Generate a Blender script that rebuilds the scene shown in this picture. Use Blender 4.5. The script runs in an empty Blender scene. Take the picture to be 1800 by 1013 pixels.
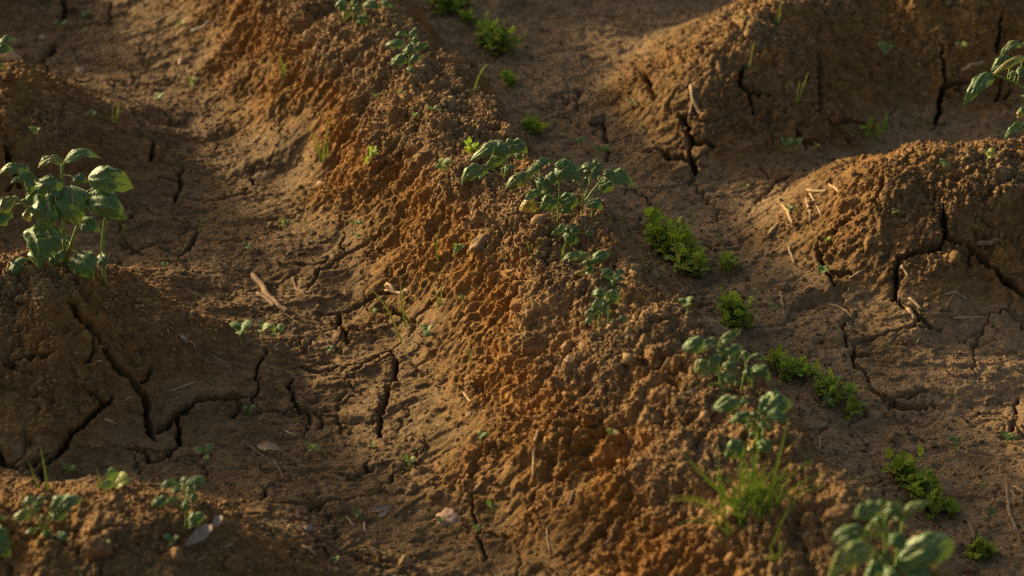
import bpy, math, random
import numpy as np
from mathutils import Vector, Matrix, Quaternion

rng = np.random.default_rng(11)
random.seed(11)
scene = bpy.context.scene
col = scene.collection

# ---------------------------------------------------------------- camera model
CAM = np.array([0.0, 0.0, 1.75]); PITCH = math.radians(30.0); HFOV = math.radians(24.0)
FPX = 900.0 / math.tan(HFOV / 2)
FWD = np.array([0, math.cos(PITCH), -math.sin(PITCH)]); UP = np.array([0, math.sin(PITCH), math.cos(PITCH)])
RIGHT = np.array([1.0, 0, 0])

def ray(u, v):
    return FWD + RIGHT * ((u - 900) / FPX) + UP * ((506.5 - v) / FPX)

def at_z(u, v, z):                       # where a line of sight meets a level plane
    d = ray(u, v); t = (z - CAM[2]) / d[2]
    return CAM + d * t

def at_y(u, v, y):                       # where it meets an upright plane at distance y
    d = ray(u, v); return CAM + d * (y / d[1])

def px_scale(p):                         # metres per photo pixel at a point
    return float(np.dot(np.asarray(p) - CAM, FWD)) / FPX

# ---------------------------------------------------------------- noise (numpy)
def _hash(ix, iy, seed):
    h = (ix.astype(np.int64) * 374761393 + iy.astype(np.int64) * 668265263 + seed * 974634577) & 0xffffffff
    h = ((h ^ (h >> 13)) * 1274126177) & 0xffffffff
    return ((h ^ (h >> 16)) & 0xffffff).astype(np.float32) / np.float32(0xffffff)

def gnoise(x, y, seed=0):                # gradient noise, about -1..1
    x = np.asarray(x, np.float32); y = np.asarray(y, np.float32)
    ix = np.floor(x); iy = np.floor(y); fx = x - ix; fy = y - iy
    ix = ix.astype(np.int32); iy = iy.astype(np.int32)
    sx = fx * fx * fx * (fx * (fx * 6 - 15) + 10); sy = fy * fy * fy * (fy * (fy * 6 - 15) + 10)
    def g(dx, dy):
        a = _hash(ix + dx, iy + dy, seed) * np.float32(6.2831853)
        return np.cos(a) * (fx - dx) + np.sin(a) * (fy - dy)
    n0 = g(0, 0) * (1 - sx) + g(1, 0) * sx
    n1 = g(0, 1) * (1 - sx) + g(1, 1) * sx
    return (n0 * (1 - sy) + n1 * sy) * np.float32(1.5)

def fbm(x, y, seed=0, oct=3, gain=0.5):
    s = 0; a = 1.0; f = 1.0
    for i in range(oct):
        s = s + a * gnoise(x * f, y * f, seed + i * 17); a *= gain; f *= 2.03
    return s

def worley(x, y, seed=0):                # F1, F2, cell random
    x = np.asarray(x, np.float32); y = np.asarray(y, np.float32)
    ix = np.floor(x).astype(np.int32); iy = np.floor(y).astype(np.int32)
    f1 = np.full(x.shape, 9, np.float32); f2 = f1.copy(); r = np.zeros_like(f1)
    for dx in (-1, 0, 1):
        for dy in (-1, 0, 1):
            cx = ix + dx; cy = iy + dy
            px = cx + _hash(cx, cy, seed); py = cy + _hash(cx, cy, seed + 5)
            d = np.hypot(x - px, y - py).astype(np.float32)
            near = d < f1
            f2 = np.where(near, f1, np.minimum(f2, d))
            r = np.where(near, _hash(cx, cy, seed + 9), r)
            f1 = np.where(near, d, f1)
    return f1, f2, r

def sstep(a, b, x):
    t = np.clip((x - a) / (b - a), 0, 1); return t * t * (3 - 2 * t)

# ---------------------------------------------------------------- object helpers
def tag(o, label=None, cat=None, group=None, kind=None):
    if label: o['label'] = label
    if cat: o['category'] = cat
    if group: o['group'] = group
    if kind: o['kind'] = kind
    return o

def empty(name, loc):
    o = bpy.data.objects.new(name, None); o.empty_display_size = 0.02
    o.location = tuple(float(c) for c in loc); col.objects.link(o); return o

class MB:                                # collects verts, faces, uvs, a float per vertex
    def __init__(s): s.v = []; s.f = []; s.uv = []; s.c = []
    def add(s, verts, faces, uvs=None, c=0.5):
        n = len(s.v); s.v += [tuple(map(float, p)) for p in verts]
        s.f += [tuple(n + i for i in q) for q in faces]
        s.uv += list(uvs) if uvs is not None else [(0.5, 0.5)] * len(verts)
        s.c += [c] * len(verts) if not hasattr(c, '__len__') else list(c)
    def build(s, name, mat, parent=None, origin=None, smooth=True):
        me = bpy.data.meshes.new(name)
        o0 = np.array(origin if origin is not None else (0, 0, 0), float)
        me.from_pydata([tuple(np.array(p) - o0) for p in s.v], [], s.f)
        uvl = me.uv_layers.new(name='UVMap')
        li = np.empty(len(me.loops), np.int32); me.loops.foreach_get('vertex_index', li)
        uvl.data.foreach_set('uv', np.array(s.uv, np.float32)[li].ravel())
        at = me.attributes.new('tone', 'FLOAT', 'POINT'); at.data.foreach_set('value', np.array(s.c, np.float32))
        if smooth: me.polygons.foreach_set('use_smooth', [True] * len(me.polygons))
        me.materials.append(mat); me.update()
        o = bpy.data.objects.new(name, me); col.objects.link(o)
        if parent is not None: o.parent = parent
        elif origin is not None: o.location = tuple(map(float, o0))
        return o

def tube(mb, pts, radii, sides=6, c=0.5, cap=True, rough=0.0):
    pts = [np.array(p, float) for p in pts]; n = len(pts); V = []; F = []; U = []
    ref = None
    for i, p in enumerate(pts):
        t = pts[min(i + 1, n - 1)] - pts[max(i - 1, 0)]; t /= (np.linalg.norm(t) + 1e-9)
        if ref is None: ref = np.array([0.3, 0.9, 0.2]) if abs(t[1]) < 0.8 else np.array([1.0, 0, 0])
        a = np.cross(t, ref); a /= (np.linalg.norm(a) + 1e-9); b = np.cross(t, a); ref = np.cross(a, t)
        for k in range(sides):
            th = 2 * math.pi * k / sides
            r = radii[i] * (1 + rough * random.uniform(-1, 1))
            V.append(p + (a * math.cos(th) + b * math.sin(th)) * r); U.append((k / sides, i / max(n - 1, 1)))
    for i in range(n - 1):
        for k in range(sides):
            k2 = (k + 1) % sides
            F.append((i * sides + k, i * sides + k2, (i + 1) * sides + k2, (i + 1) * sides + k))
    if cap:
        F.append(tuple(range(sides))[::-1]); F.append(tuple((n - 1) * sides + k for k in range(sides)))
    mb.add(V, F, U, c)

def bez(p0, p1, p2, n):
    p0, p1, p2 = map(lambda q: np.array(q, float), (p0, p1, p2))
    return [(1 - t) ** 2 * p0 + 2 * t * (1 - t) * p1 + t * t * p2 for t in np.linspace(0, 1, n)]

# ---------------------------------------------------------------- node helpers
def new_mat(name):
    m = bpy.data.materials.new(name); m.use_nodes = True
    nt = m.node_tree; nt.nodes.clear()
    out = nt.nodes.new('ShaderNodeOutputMaterial'); return m, nt, out

def N(nt, typ, **kw):
    n = nt.nodes.new(typ)
    for k, v in kw.items():
        if k.startswith('i_'):
            key = k[2:]; key = int(key) if key.isdigit() else key.replace('_', ' ')
            s = n.inputs[key]
            if hasattr(v, 'is_output'): nt.links.new(v, s)
            else: s.default_value = v
        else: setattr(n, k, v)
    return n

def mixc(nt, fac, a, b, mode='MIX'):
    n = nt.nodes.new('ShaderNodeMix'); n.data_type = 'RGBA'; n.blend_type = mode
    for s, v in ((n.inputs[0], fac), (n.inputs[6], a), (n.inputs[7], b)):
        if hasattr(v, 'is_output'): nt.links.new(v, s)
        else: s.default_value = v if not isinstance(v, tuple) or len(v) == 4 else (*v, 1)
    return n.outputs[2]

def mth(nt, op, a, b=None, c=None, clamp=False):
    n = nt.nodes.new('ShaderNodeMath'); n.operation = op; n.use_clamp = clamp
    for i, v in enumerate((a, b, c)):
        if v is None: continue
        if hasattr(v, 'is_output'): nt.links.new(v, n.inputs[i])
        else: n.inputs[i].default_value = v
    return n.outputs[0]

def ramp(nt, fac, a, b):                 # clamp((fac-a)/(b-a))
    n = N(nt, 'ShaderNodeMapRange', i_1=a, i_2=b); n.clamp = True
    nt.links.new(fac, n.inputs[0]); return n.outputs[0]
# ---------------------------------------------------------------- the lie of the land
ZC = 0.20
CREST_PX = [(560,-70),(640,35),(720,125),(800,218),(890,312),(980,408),(1050,500),(1118,580),(1215,675),(1315,785),(1430,895),(1560,1005),(1660,1090)]
crest = [at_z(u, v, ZC)[:2] for u, v in CREST_PX]
crest = [crest[0] + (crest[0] - crest[2]) * k for k in (60, 6, 1.5)] + crest + [crest[-1] + (crest[-1] - crest[-3]) * k for k in (1.5, 6)]
crest = np.array(crest)

def seg_dist(x, y, pts, signed=False):
    best = np.full(x.shape, 1e9, np.float32); arc = np.zeros(x.shape, np.float32); sg = np.ones(x.shape, np.float32); acc = 0.0
    for a, b in zip(pts[:-1], pts[1:]):
        d = b - a; L = math.hypot(*d)
        t = np.clip(((x - a[0]) * d[0] + (y - a[1]) * d[1]) / (L * L), 0, 1)
        dx = x - (a[0] + t * d[0]); dy = y - (a[1] + t * d[1]); dist = np.hypot(dx, dy)
        m = dist < best
        best = np.where(m, dist, best); arc = np.where(m, acc + t * L, arc)
        sg = np.where(m, np.sign(d[0] * dy - d[1] * dx), sg); acc += L
    return best.astype(np.float32), arc.astype(np.float32), sg

SIDE = []                                # (nose px..., height, half width)
def side(pxs, z, w, far):
    p = [at_z(u, v, z)[:2] for u, v in pxs]
    p.append(p[-1] + np.array([far, 0.02 * far])); SIDE.append((np.array(p), z, w))
side([(0,140),(-60,128)], 0.165, 0.30, -60)           # left row ends
side([(70,475),(-60,468)], 0.18, 0.30, -60)
side([(230,905),(-60,890)], 0.155, 0.27, -60)
side([(1310,45),(1450,-40)], 0.185, 0.30, 60)          # right row ends
side([(1650,262),(1760,262)], 0.185, 0.30, 60)
base_n = len(SIDE)
for k in (1, 2, 3, 4, 5, 6):                          # the rows go on beyond the picture
    for idx, s in ((0, 1), (3, 1)):
        p, z, w = SIDE[idx]; off = crest[6] - crest[8]; off = off / abs(off[1]) * 0.7 * k
        SIDE.append((p + off, z, w))
for k in (1, 2, 3):
    for idx in (2, 4):
        p, z, w = SIDE[idx]; off = crest[8] - crest[6]; off = off / abs(off[1]) * 0.7 * k
        SIDE.append((p + off, z, w))

def base_height(x, y, full=False):
    x = np.asarray(x, np.float32); y = np.asarray(y, np.float32)
    wx = x + 0.022 * gnoise(x * 5, y * 5, 3) + 0.017 * gnoise(x * 11, y * 11, 4)
    wy = y + 0.022 * gnoise(x * 5, y * 5, 7) + 0.017 * gnoise(x * 11, y * 11, 8)
    d, arc, sg = seg_dist(wx, wy, crest)
    # sg > 0: left of the direction of travel (towards the camera the travel turns right), i.e. the right-hand flank
    left = sg < 0
    w = np.where(left, 0.205 + 0.10 * sstep(2.95, 2.40, wy) + 0.06 * sstep(3.25, 3.8, wy), 0.235)
    top = np.where(left, 0.022, 0.040)
    t = np.clip((d - top) / (w - top), 0, 1)
    t2 = np.clip(d / np.where(left, 0.50, 0.36), 0, 1)
    prof = np.where(left, 0.68, 0.82) * (1 - t * t * (3 - 2 * t)) + np.where(left, 0.32, 0.18) * (1 - t2) ** 1.35
    hm = 0.220 * prof * (1 + 0.05 * gnoise(arc * 4, arc * 0, 21))
    acc = hm ** 5
    hs = np.zeros_like(hm)
    for p, z, ws in SIDE:
        ds, _, _ = seg_dist(wx, wy, p)
        t = np.clip((ds - 0.02) / (ws - 0.02), 0, 1)
        t3 = np.clip(ds / (ws + 0.22), 0, 1)
        h = z * (0.58 * (1 - t * t * (3 - 2 * t)) + 0.42 * (1 - t3) ** 1.5)
        acc = acc + h ** 5; hs = np.maximum(hs, h)
    H = acc ** 0.2 + 0.010 * gnoise(x * 3.1, y * 3.1, 31) + 0.004 * gnoise(x * 9, y * 9, 32)
    H = H - 0.018 * np.exp(-(d / 0.045) ** 2) * (0.6 + gnoise(arc * 3.3, arc * 0, 33))
    if full: return H, hm, hs, d, arc, sg
    return H

def hit(u, v):                           # the ground point seen at a photo pixel (smooth ground)
    d = ray(u, v); ts = np.linspace(1.9, 6.5, 2300)
    P = CAM[None] + d[None] * ts[:, None]
    below = P[:, 2] < base_height(P[:, 0], P[:, 1])
    i = int(np.argmax(below)) if below.any() else len(ts) - 1
    return P[i]

# fine grid where the picture looks, coarsening out to the horizon
def axis(a, b, step, far_a, far_b, g=1.16):
    n = int(round((b - a) / step)); mid = np.linspace(a, b, n + 1)
    lo = []; s = step; p = a
    while p > far_a: s *= g; p -= s; lo.append(p)
    hi = []; s = step; p = b
    while p < far_b: s *= g; p += s; hi.append(p)
    return np.concatenate([np.array(lo[::-1]), mid, np.array(hi)]).astype(np.float32)
STEP = 0.0018
XS = axis(-1.16, 1.16, STEP, -80, 80); YS = axis(2.06, 4.5, STEP, -60, 160)
GX, GY = np.meshgrid(XS, YS)
Hb, hm, hs, dm, arc, sg = base_height(GX, GY, True)
fine = (1 - sstep(0.0, 0.5, np.maximum(np.abs(GX) - 1.16, 0))) * (1 - sstep(0, 0.5, np.maximum(np.maximum(2.06 - GY, GY - 4.5), 0)))
H = Hb.copy()
rel = np.clip(Hb / 0.185, 0, 1.2)
edge = 0.16 * gnoise(GX * 7, GY * 7, 41) + 0.08 * gnoise(GX * 19, GY * 19, 42)
crestm = sstep(0.70, 0.95, rel + edge)                       # loose crumbly top
main = (hm >= hs)
crestm = crestm * np.where(main, 1.0, sstep(0.80, 0.98, rel + edge))
flank = sstep(0.28, 0.62, rel + 1.7 * edge) * (1 - 0.7 * sstep(0.85, 1.0, rel))
leftfl = flank * np.where(main & (sg < 0), 1.0, 0.0)
rightfl = flank * np.where(main & (sg > 0), 1.0, 0.0)
sidefl = flank * np.where(main, 0.0, 1.0)
furrow = 1 - sstep(0.22, 0.50, rel + edge)
# rain-cut rills down the left flank of the main row
wob = 0.03 * gnoise(GX * 12, GY * 12, 51)
r1 = gnoise((arc + wob) / 0.030, dm / 0.11, 52); r2 = gnoise((arc + wob * 0.6) / 0.013, dm / 0.05, 53)
r3 = gnoise((arc + wob * .3) / 0.007, dm / 0.02, 54)
H += leftfl * (-0.007 * np.clip(1 - 2.6 * np.abs(r1), 0, 1) ** 1.4 + 0.0022 * r2 + 0.0020 * r3 + 0.0030 * gnoise(arc / 0.0055, dm / 0.03, 123) + 0.0080 * fbm(GX / 0.024, GY / 0.021, 55, 5, .65))
H += sidefl * (0.0045 * fbm(GX / 0.04, GY / 0.06, 56, 3) + 0.002 * gnoise(GX / .009, GY / .014, 57))
# noses of the right rows carry the same rills
nose = sidefl * sstep(0.15, 0.75, gnoise(GX * 4 + 7, GY * 4, 58) + 0.5)
H += nose * -0.009 * np.clip(1 - 2.5 * np.abs(gnoise((GX + 0.6 * GY) / 0.05, (GY * 0.4 - GX) / 0.16, 59)), 0, 1)
# along-the-row smears on the right flank
s1 = gnoise(dm / 0.016, (arc + wob) / 0.10, 61); s2 = gnoise(dm / 0.007, (arc + wob) / 0.05, 62)
H += rightfl * (0.0050 * s1 + 0.0022 * s2 + 0.0022 * gnoise(GX / 0.012, GY / 0.012, 63))
pat = sstep(-0.35, 0.35, gnoise(GX / 0.10, GY / 0.10, 64) + 0.6 * gnoise(GX / 0.04, GY / 0.04, 65))
# lumps and clods: broken, angular, of many sizes
qx = GX + 0.006 * gnoise(GX / .012, GY / .012, 66); qy = GY + 0.006 * gnoise(GX / .012, GY / .012, 67)
big = sstep(0.0, 0.5, gnoise(GX / 0.12, GY / 0.12, 68) + 0.1)
f1, f2, rr = worley(qx / 0.026, qy / 0.026, 71)
H += (crestm * 0.8 + 0.3 * leftfl) * 0.0065 * np.clip(f2 - f1, 0, 0.5) * 2 * (rr > 0.55) * rr * big
f1, f2, rr = worley(qx / 0.012, qy / 0.012, 73)
H += (0.25 + 0.75 * pat) * (crestm + 0.5 * leftfl + 0.25 * rightfl + 0.25 * sidefl) * 0.0036 * np.clip((f2 - f1) * 1.8, 0, 1) * rr ** 2
f1, f2, rr = worley(qx / 0.0062, qy / 0.0062, 75)
H += (0.15 + 0.85 * pat) * (crestm + 0.6 * flank + 0.15) * 0.0030 * np.clip(1 - (f1 / 0.7) ** 2, 0, 1) * (0.1 + rr)
H += (0.18 + crestm + np.where(main, 0.6, 0.3) * flank) * 0.011 * fbm(GX / 0.085, GY / 0.085, 77, 5, 0.58) * fine
# dried mud floors: gentle plates, pits, layered edges
H += furrow * (0.0060 * fbm(GX / 0.13, GY / 0.09, 81, 2) + 0.0016 * fbm(GX / 0.017, GY / 0.011, 84, 4, .6))
pit = gnoise(GX / 0.020, GY / 0.013, 86)
H -= furrow * 0.0048 * sstep(0.38, 0.85, pit)
lay = fbm(GX / 0.10, GY / 0.055, 88, 2)
H += (furrow + 0.4 * sidefl) * 0.0030 * sstep(0.10, 0.13, lay) + furrow * 0.0018 * sstep(-0.22, -0.17, lay)
# fine shrinkage cracks everywhere on the mud
cw = 0.26 * gnoise(GX / 0.06, GY / 0.06, 90) + .06 * gnoise(GX / 0.012, GY / 0.012, 96); cv = 0.26 * gnoise(GX / 0.06, GY / 0.06, 91) + .06 * gnoise(GX / 0.012, GY / 0.012, 97)
f1, f2, rr = worley(GX / 0.12 + cw, GY / 0.17 + cv, 92)
crk = 1 - sstep(0.010, 0.030, f2 - f1)
crk = crk * sstep(0.0, 0.5, gnoise(GX / 0.16, GY / 0.16, 93) + 0.18)
H -= np.clip(furrow + 0.7 * sidefl * (1 - crestm), 0, 1) * 0.009 * crk
mids = (1 - furrow) * (1 - crestm) * (1 - 0.6 * flank)
H += mids * 0.0016 * fbm(GX / 0.009, GY / 0.009, 121, 3, .65)
H += mids * (0.0030 * fbm(GX / 0.022, GY / 0.016, 95, 4, .62))
# creases between the clods: thin dark clefts
for sc, dep, sd_ in ((0.045, 0.0100, 111), (0.021, 0.0062, 113), (0.0105, 0.0036, 115)):
    n = gnoise(qx / sc, qy / (sc * 0.8), sd_); nm = sstep(-0.3, 0.4, gnoise(GX / 0.07, GY / 0.07, sd_ + 40))
    H -= (crestm + np.where(main, 0.8, 0.35) * flank * (1 - crestm) + 0.45 * mids + 0.10 * furrow) * nm * dep * 1.6 * np.clip(1 - 3.2 * np.abs(n), 0, 1) ** 1.5
H += (0.22 + crestm + 0.5 * mids + 0.6 * flank) * 0.0022 * fbm(GX / 0.0085, GY / 0.0085, 119, 2, .7)
H = np.where(fine > 0.01, Hb + (H - Hb) * fine, Hb)

# ---------------------------------------------------------------- the open cracks
CRACKS = [  # (points in photo pixels, widest opening px, depth m)
 ([(128,533),(138,556),(146,564),(158,567),(163,582),(185,606),(205,640),(240,680),(255,697),(262,740),(270,776)],13,.05),
 ([(250,672),(262,660),(271,645)],4,.02), ([(272,755),(310,738),(340,715),(400,705),(436,700)],7,.035),
 ([(315,740),(314,785),(296,815),(268,822),(252,806)],9,.04), ([(200,704),(160,735),(127,764),(104,800),(80,820)],7,.03),
 ([(8,640),(50,634),(92,618)],3,.014), ([(690,620),(698,645),(688,680),(674,725),(667,772)],11,.05),
 ([(692,614),(640,642),(592,650),(560,655),(530,643)],7,.03), ([(692,614),(722,592),(734,560),(755,535),(790,512)],6,.026),
 ([(512,668),(508,688),(521,712),(528,728)],7,.03), ([(446,732),(488,724),(526,728),(578,740),(620,750),(662,747)],6,.025),
 ([(470,622),(452,645),(450,670),(455,690),(445,712)],4,.018), ([(604,575),(612,606)],6,.02),
 ([(560,490),(578,478),(605,455),(640,432),(672,404)],5,.02), ([(530,470),(560,474),(580,470)],5,.02),
 ([(540,512),(550,500),(562,482)],4,.016), ([(560,552),(590,548),(600,570)],4,.016),([(590,550),(640,525),(690,512)],4,.016),
 ([(535,770),(545,745),(540,725)],4,.016),
 ([(1658,365),(1662,395),(1660,418),(1648,434),(1615,443),(1578,456),(1573,490),(1570,528)],9,.045),
 ([(1662,420),(1700,430),(1722,442),(1758,485),(1790,512),(1815,525)],7,.03), ([(1570,526),(1600,548),(1630,572),(1645,582)],5,.02),
 ([(1440,85),(1443,130),(1442,198)],11,.05), ([(1452,205),(1480,238),(1500,258)],7,.03), ([(1108,105),(1130,130),(1148,178)],8,.035),
 ([(1193,203),(1210,233),(1214,280),(1226,308)],9,.04), ([(1310,115),(1300,142),(1318,170),(1326,208)],7,.03),
 ([(1655,80),(1661,140),(1656,168),(1640,228)],8,.035), ([(1660,150),(1692,166)],4,.02), ([(1762,25),(1755,85)],8,.035), ([(1765,140),(1750,175),(1775,190)],5,.02),
 ([(1432,425),(1446,470),(1470,502)],7,.03), ([(1560,300),(1545,345),(1500,375),(1445,420)],6,.025), ([(1498,610),(1505,640),(1520,655),(1530,672)],7,.03),
 ([(1490,612),(1482,590),(1486,568)],4,.014), ([(1495,606),(1560,594),(1580,586),(1650,578)],4,.014), ([(1526,685),(1558,708),(1585,717),(1642,718)],5,.02),
 ([(1788,700),(1785,745),(1775,772)],7,.03), ([(545,930),(560,950),(590,965),(640,990),(722,1016)],6,.022), ([(1400,232),(1420,262)],6,.02),
 ([(105,-6),(116,15),(110,42)],10,.04), ([(98,82),(76,112)],9,.035), ([(196,8),(193,46)],6,.025), ([(8,255),(20,288),(34,332)],9,.035),
 ([(272,246),(264,284)],6,.022), ([(318,300),(316,332),(306,366)],6,.025), ([(358,360),(400,350),(446,344)],5,.018), ([(352,418),(334,440),(306,456)],7,.03),
 ([(212,428),(255,446),(284,450)],6,.02), ([(1018,160),(1014,200)],6,.022), ([(825,868),(836,910),(850,955),(852,992)],5,.014),
 ([(934,862),(928,900),(940,930)],4,.012), ([(968,986),(1030,962),(1076,920)],4,.012), ([(72,828),(75,852)],9,.035), ([(-5,795),(14,822),(30,836)],6,.02),
 ([(440,888),(540,890),(600,885),(640,878)],5,.016),([(590,835),(625,845),(660,830)],5,.016),([(900,540),(880,530),(868,515)],6,.02),
 ([(1060,215),(1066,255),(1064,285)],6,.022),([(1240,430),(1262,445),(1300,440)],4,.014),([(1130,265),(1180,275),(1240,300)],4,.014),([(1320,380),(1340,350),(1390,310)],4,.014)]
def carve(pts, wpx, depth, seed):
    P = np.array([hit(u, v) for u, v in pts]); wid = wpx * px_scale(P[len(P) // 2]) * 0.5
    pad = 0.03
    x0, x1 = P[:, 0].min() - pad, P[:, 0].max() + pad; y0, y1 = P[:, 1].min() - pad, P[:, 1].max() + pad
    i0, i1 = np.searchsorted(XS, [x0, x1]); j0, j1 = np.searchsorted(YS, [y0, y1])
    if i1 - i0 < 2 or j1 - j0 < 2: return
    x = GX[j0:j1, i0:i1]; y = GY[j0:j1, i0:i1]
    run = abs(pts[-1][0] - pts[0][0]) / (math.hypot(pts[-1][0] - pts[0][0], pts[-1][1] - pts[0][1]) + 1e-6)
    wid *= 1.0 + 1.2 * run
    jx = x + 0.0045 * gnoise(x / .022, y / .022, seed) + 0.0026 * gnoise(x / .008, y / .008, seed + 1)
    jy = y + 0.0045 * gnoise(x / .022, y / .022, seed + 2) + 0.0026 * gnoise(x / .008, y / .008, seed + 3)
    d, a, _ = seg_dist(jx, jy, P[:, :2])
    L = sum(math.hypot(*(q - p)) for p, q in zip(P[:-1, :2], P[1:, :2]))
    taper = np.clip(np.minimum(a, L - a) / (0.3 * L) + 0.35, 0, 1) ** 0.7
    w = wid * taper * (1 + 0.35 * gnoise(a / .03, a * 0, seed + 5))
    w = np.maximum(w, 0.0006)
    s = 1 - sstep(w * 0.40, w * 0.40 + 0.0019, d)
    lip = 0.0012 * np.exp(-((d - w - .006) / .008) ** 2) * taper
    H[j0:j1, i0:i1] += lip - s * depth * 1.4 * np.clip(w / wid, 0.3, 1.2)
for k, (pts, w, dep) in enumerate(CRACKS):
    if sum(p[1] for p in pts) / len(pts) < 320: w *= 1.25
    carve(pts, w, dep, 200 + 11 * k)
    rb = random.Random(600 + k)                         # hair cracks that branch off
    for j in range(1 if w >= 5 else 0):
        i = rb.randint(0, len(pts) - 2); t = rb.random()
        u0 = pts[i][0] * (1 - t) + pts[i + 1][0] * t; v0 = pts[i][1] * (1 - t) + pts[i + 1][1] * t
        a0 = math.atan2(pts[i + 1][1] - pts[i][1], pts[i + 1][0] - pts[i][0]) + rb.choice((-1, 1)) * rb.uniform(.7, 1.4); path = [(u0, v0)]
        for q in range(rb.randint(2, 4)):
            L = rb.uniform(12, 24); path.append((path[-1][0] + math.cos(a0) * L, path[-1][1] + .6 * math.sin(a0) * L)); a0 += rb.uniform(-.6, .6)
        carve(path, 3.2, .014, 900 + 31 * k + 7 * j)

# stand the detail off the slope along its normal, so lumps on steep flanks are not drawn out downhill
gy_, gx_ = np.gradient(Hb, YS, XS); gx_ = np.clip(gx_, -1.6, 1.6); gy_ = np.clip(gy_, -1.6, 1.6)
for _ in range(3):                       # a little smoothing of the slope
    for A in (gx_, gy_): A[1:-1, 1:-1] = (A[1:-1, 1:-1] * 2 + A[:-2, 1:-1] + A[2:, 1:-1] + A[1:-1, :-2] + A[1:-1, 2:]) / 6
sl = np.sqrt(1 + gx_ ** 2 + gy_ ** 2); D = (H - Hb) * (0.55 + 0.45 / sl)
PX = GX - D * gx_ / sl; PY = GY - D * gy_ / sl; PZ = Hb + D / sl
H = Hb + D * sl

def ground_z(x, y):                      # finished ground, bilinear
    x = np.atleast_1d(np.asarray(x, float)); y = np.atleast_1d(np.asarray(y, float))
    i = np.clip(np.searchsorted(XS, x) - 1, 0, len(XS) - 2); j = np.clip(np.searchsorted(YS, y) - 1, 0, len(YS) - 2)
    tx = np.clip((x - XS[i]) / (XS[i + 1] - XS[i]), 0, 1); ty = np.clip((y - YS[j]) / (YS[j + 1] - YS[j]), 0, 1)
    return (H[j, i] * (1 - tx) + H[j, i + 1] * tx) * (1 - ty) + (H[j + 1, i] * (1 - tx) + H[j + 1, i + 1] * tx) * ty

def ground_at(u, v):                     # finished ground point under a photo pixel
    p = hit(u, v); p = p.copy(); p[2] = float(ground_z(p[0], p[1])[0]); return p

def ground_normal(x, y, e=0.02):
    zx = (ground_z(x + e, y) - ground_z(x - e, y))[0] / (2 * e); zy = (ground_z(x, y + e) - ground_z(x, y - e))[0] / (2 * e)
    n = np.array([-zx, -zy, 1.0]); return n / np.linalg.norm(n)

# soil material: earth tones by zone (tilled orange earth, grey dried mud)
def soil_material(name, crumb=False):
    m, nt, out = new_mat(name)
    geo = N(nt, 'ShaderNodeTexCoord'); P = geo.outputs['Object']
    loose = N(nt, 'ShaderNodeAttribute', attribute_name='loose').outputs['Fac']
    mud = N(nt, 'ShaderNodeAttribute', attribute_name='mud').outputs['Fac']
    n1 = N(nt, 'ShaderNodeTexNoise', i_Vector=P, i_Scale=9.0, i_Detail=5.0, i_Roughness=0.6).outputs['Fac']
    n2 = N(nt, 'ShaderNodeTexNoise', i_Vector=P, i_Scale=60.0, i_Detail=5.0, i_Roughness=0.65).outputs['Fac']
    n3 = N(nt, 'ShaderNodeTexNoise', i_Vector=P, i_Scale=330.0, i_Detail=4.0, i_Roughness=0.7).outputs['Fac']
    orange = mixc(nt, ramp(nt, n1, 0.3, 0.7), SOIL['orange_a'], SOIL['orange_b'])
    orange = mixc(nt, ramp(nt, n2, 0.38, 0.68), orange, SOIL['orange_c'])
    mudc = mixc(nt, ramp(nt, n1, 0.35, 0.65), SOIL['mud_a'], SOIL['mud_b'])
    mudc = mixc(nt, ramp(nt, n2, 0.45, 0.75), mudc, SOIL['mud_c'])
    loosec = mixc(nt, ramp(nt, n2, 0.35, 0.7), SOIL['loose_a'], SOIL['loose_b'])
    dry = N(nt, 'ShaderNodeAttribute', attribute_name='dry').outputs['Fac']  # mask of the furrow floor right of the main row
    mudc = mixc(nt, mth(nt, 'MULTIPLY', dry, 0.7), mudc, mixc(nt, ramp(nt, n2, 0.3, 0.75), SOIL['pale_a'], SOIL['pale_b']))  # paler mud tone right of the main row
    c = mixc(nt, mud, orange, mudc)
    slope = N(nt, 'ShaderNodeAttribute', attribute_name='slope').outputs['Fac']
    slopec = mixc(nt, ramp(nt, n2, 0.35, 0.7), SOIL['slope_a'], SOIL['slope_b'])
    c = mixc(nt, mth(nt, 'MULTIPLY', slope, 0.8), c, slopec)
    c = mixc(nt, mth(nt, 'MULTIPLY', loose, ramp(nt, n1, 0.15, 0.5)), c, loosec)
    if crumb:
        tone = N(nt, 'ShaderNodeAttribute', attribute_name='tone').outputs['Fac']
        c = mixc(nt, ramp(nt, tone, 0.0, 1.0), mixc(nt, 0.55, c, SOIL['crumb_dark']), mixc(nt, 0.5, c, SOIL['crumb_pale']))
    else:
        c = mixc(nt, mth(nt, 'MULTIPLY', ramp(nt, n3, 0.45, 0.8), 0.55), c, SOIL['grit'])
        c = mixc(nt, mth(nt, 'MULTIPLY', ramp(nt, n3, 0.5, 0.25), 0.5), c, SOIL['dark'])  # crease shade put into the colour at dips of the fine grain
    b1 = N(nt, 'ShaderNodeBump', i_Strength=0.8, i_Distance=0.003, i_Height=n3)
    bs = N(nt, 'ShaderNodeBsdfPrincipled', i_Base_Color=c, i_Roughness=0.92, i_Normal=b1.outputs[0])
    bs.inputs['Specular IOR Level'].default_value = 0.18
    nt.links.new(bs.outputs[0], out.inputs[0]); return m
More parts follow.
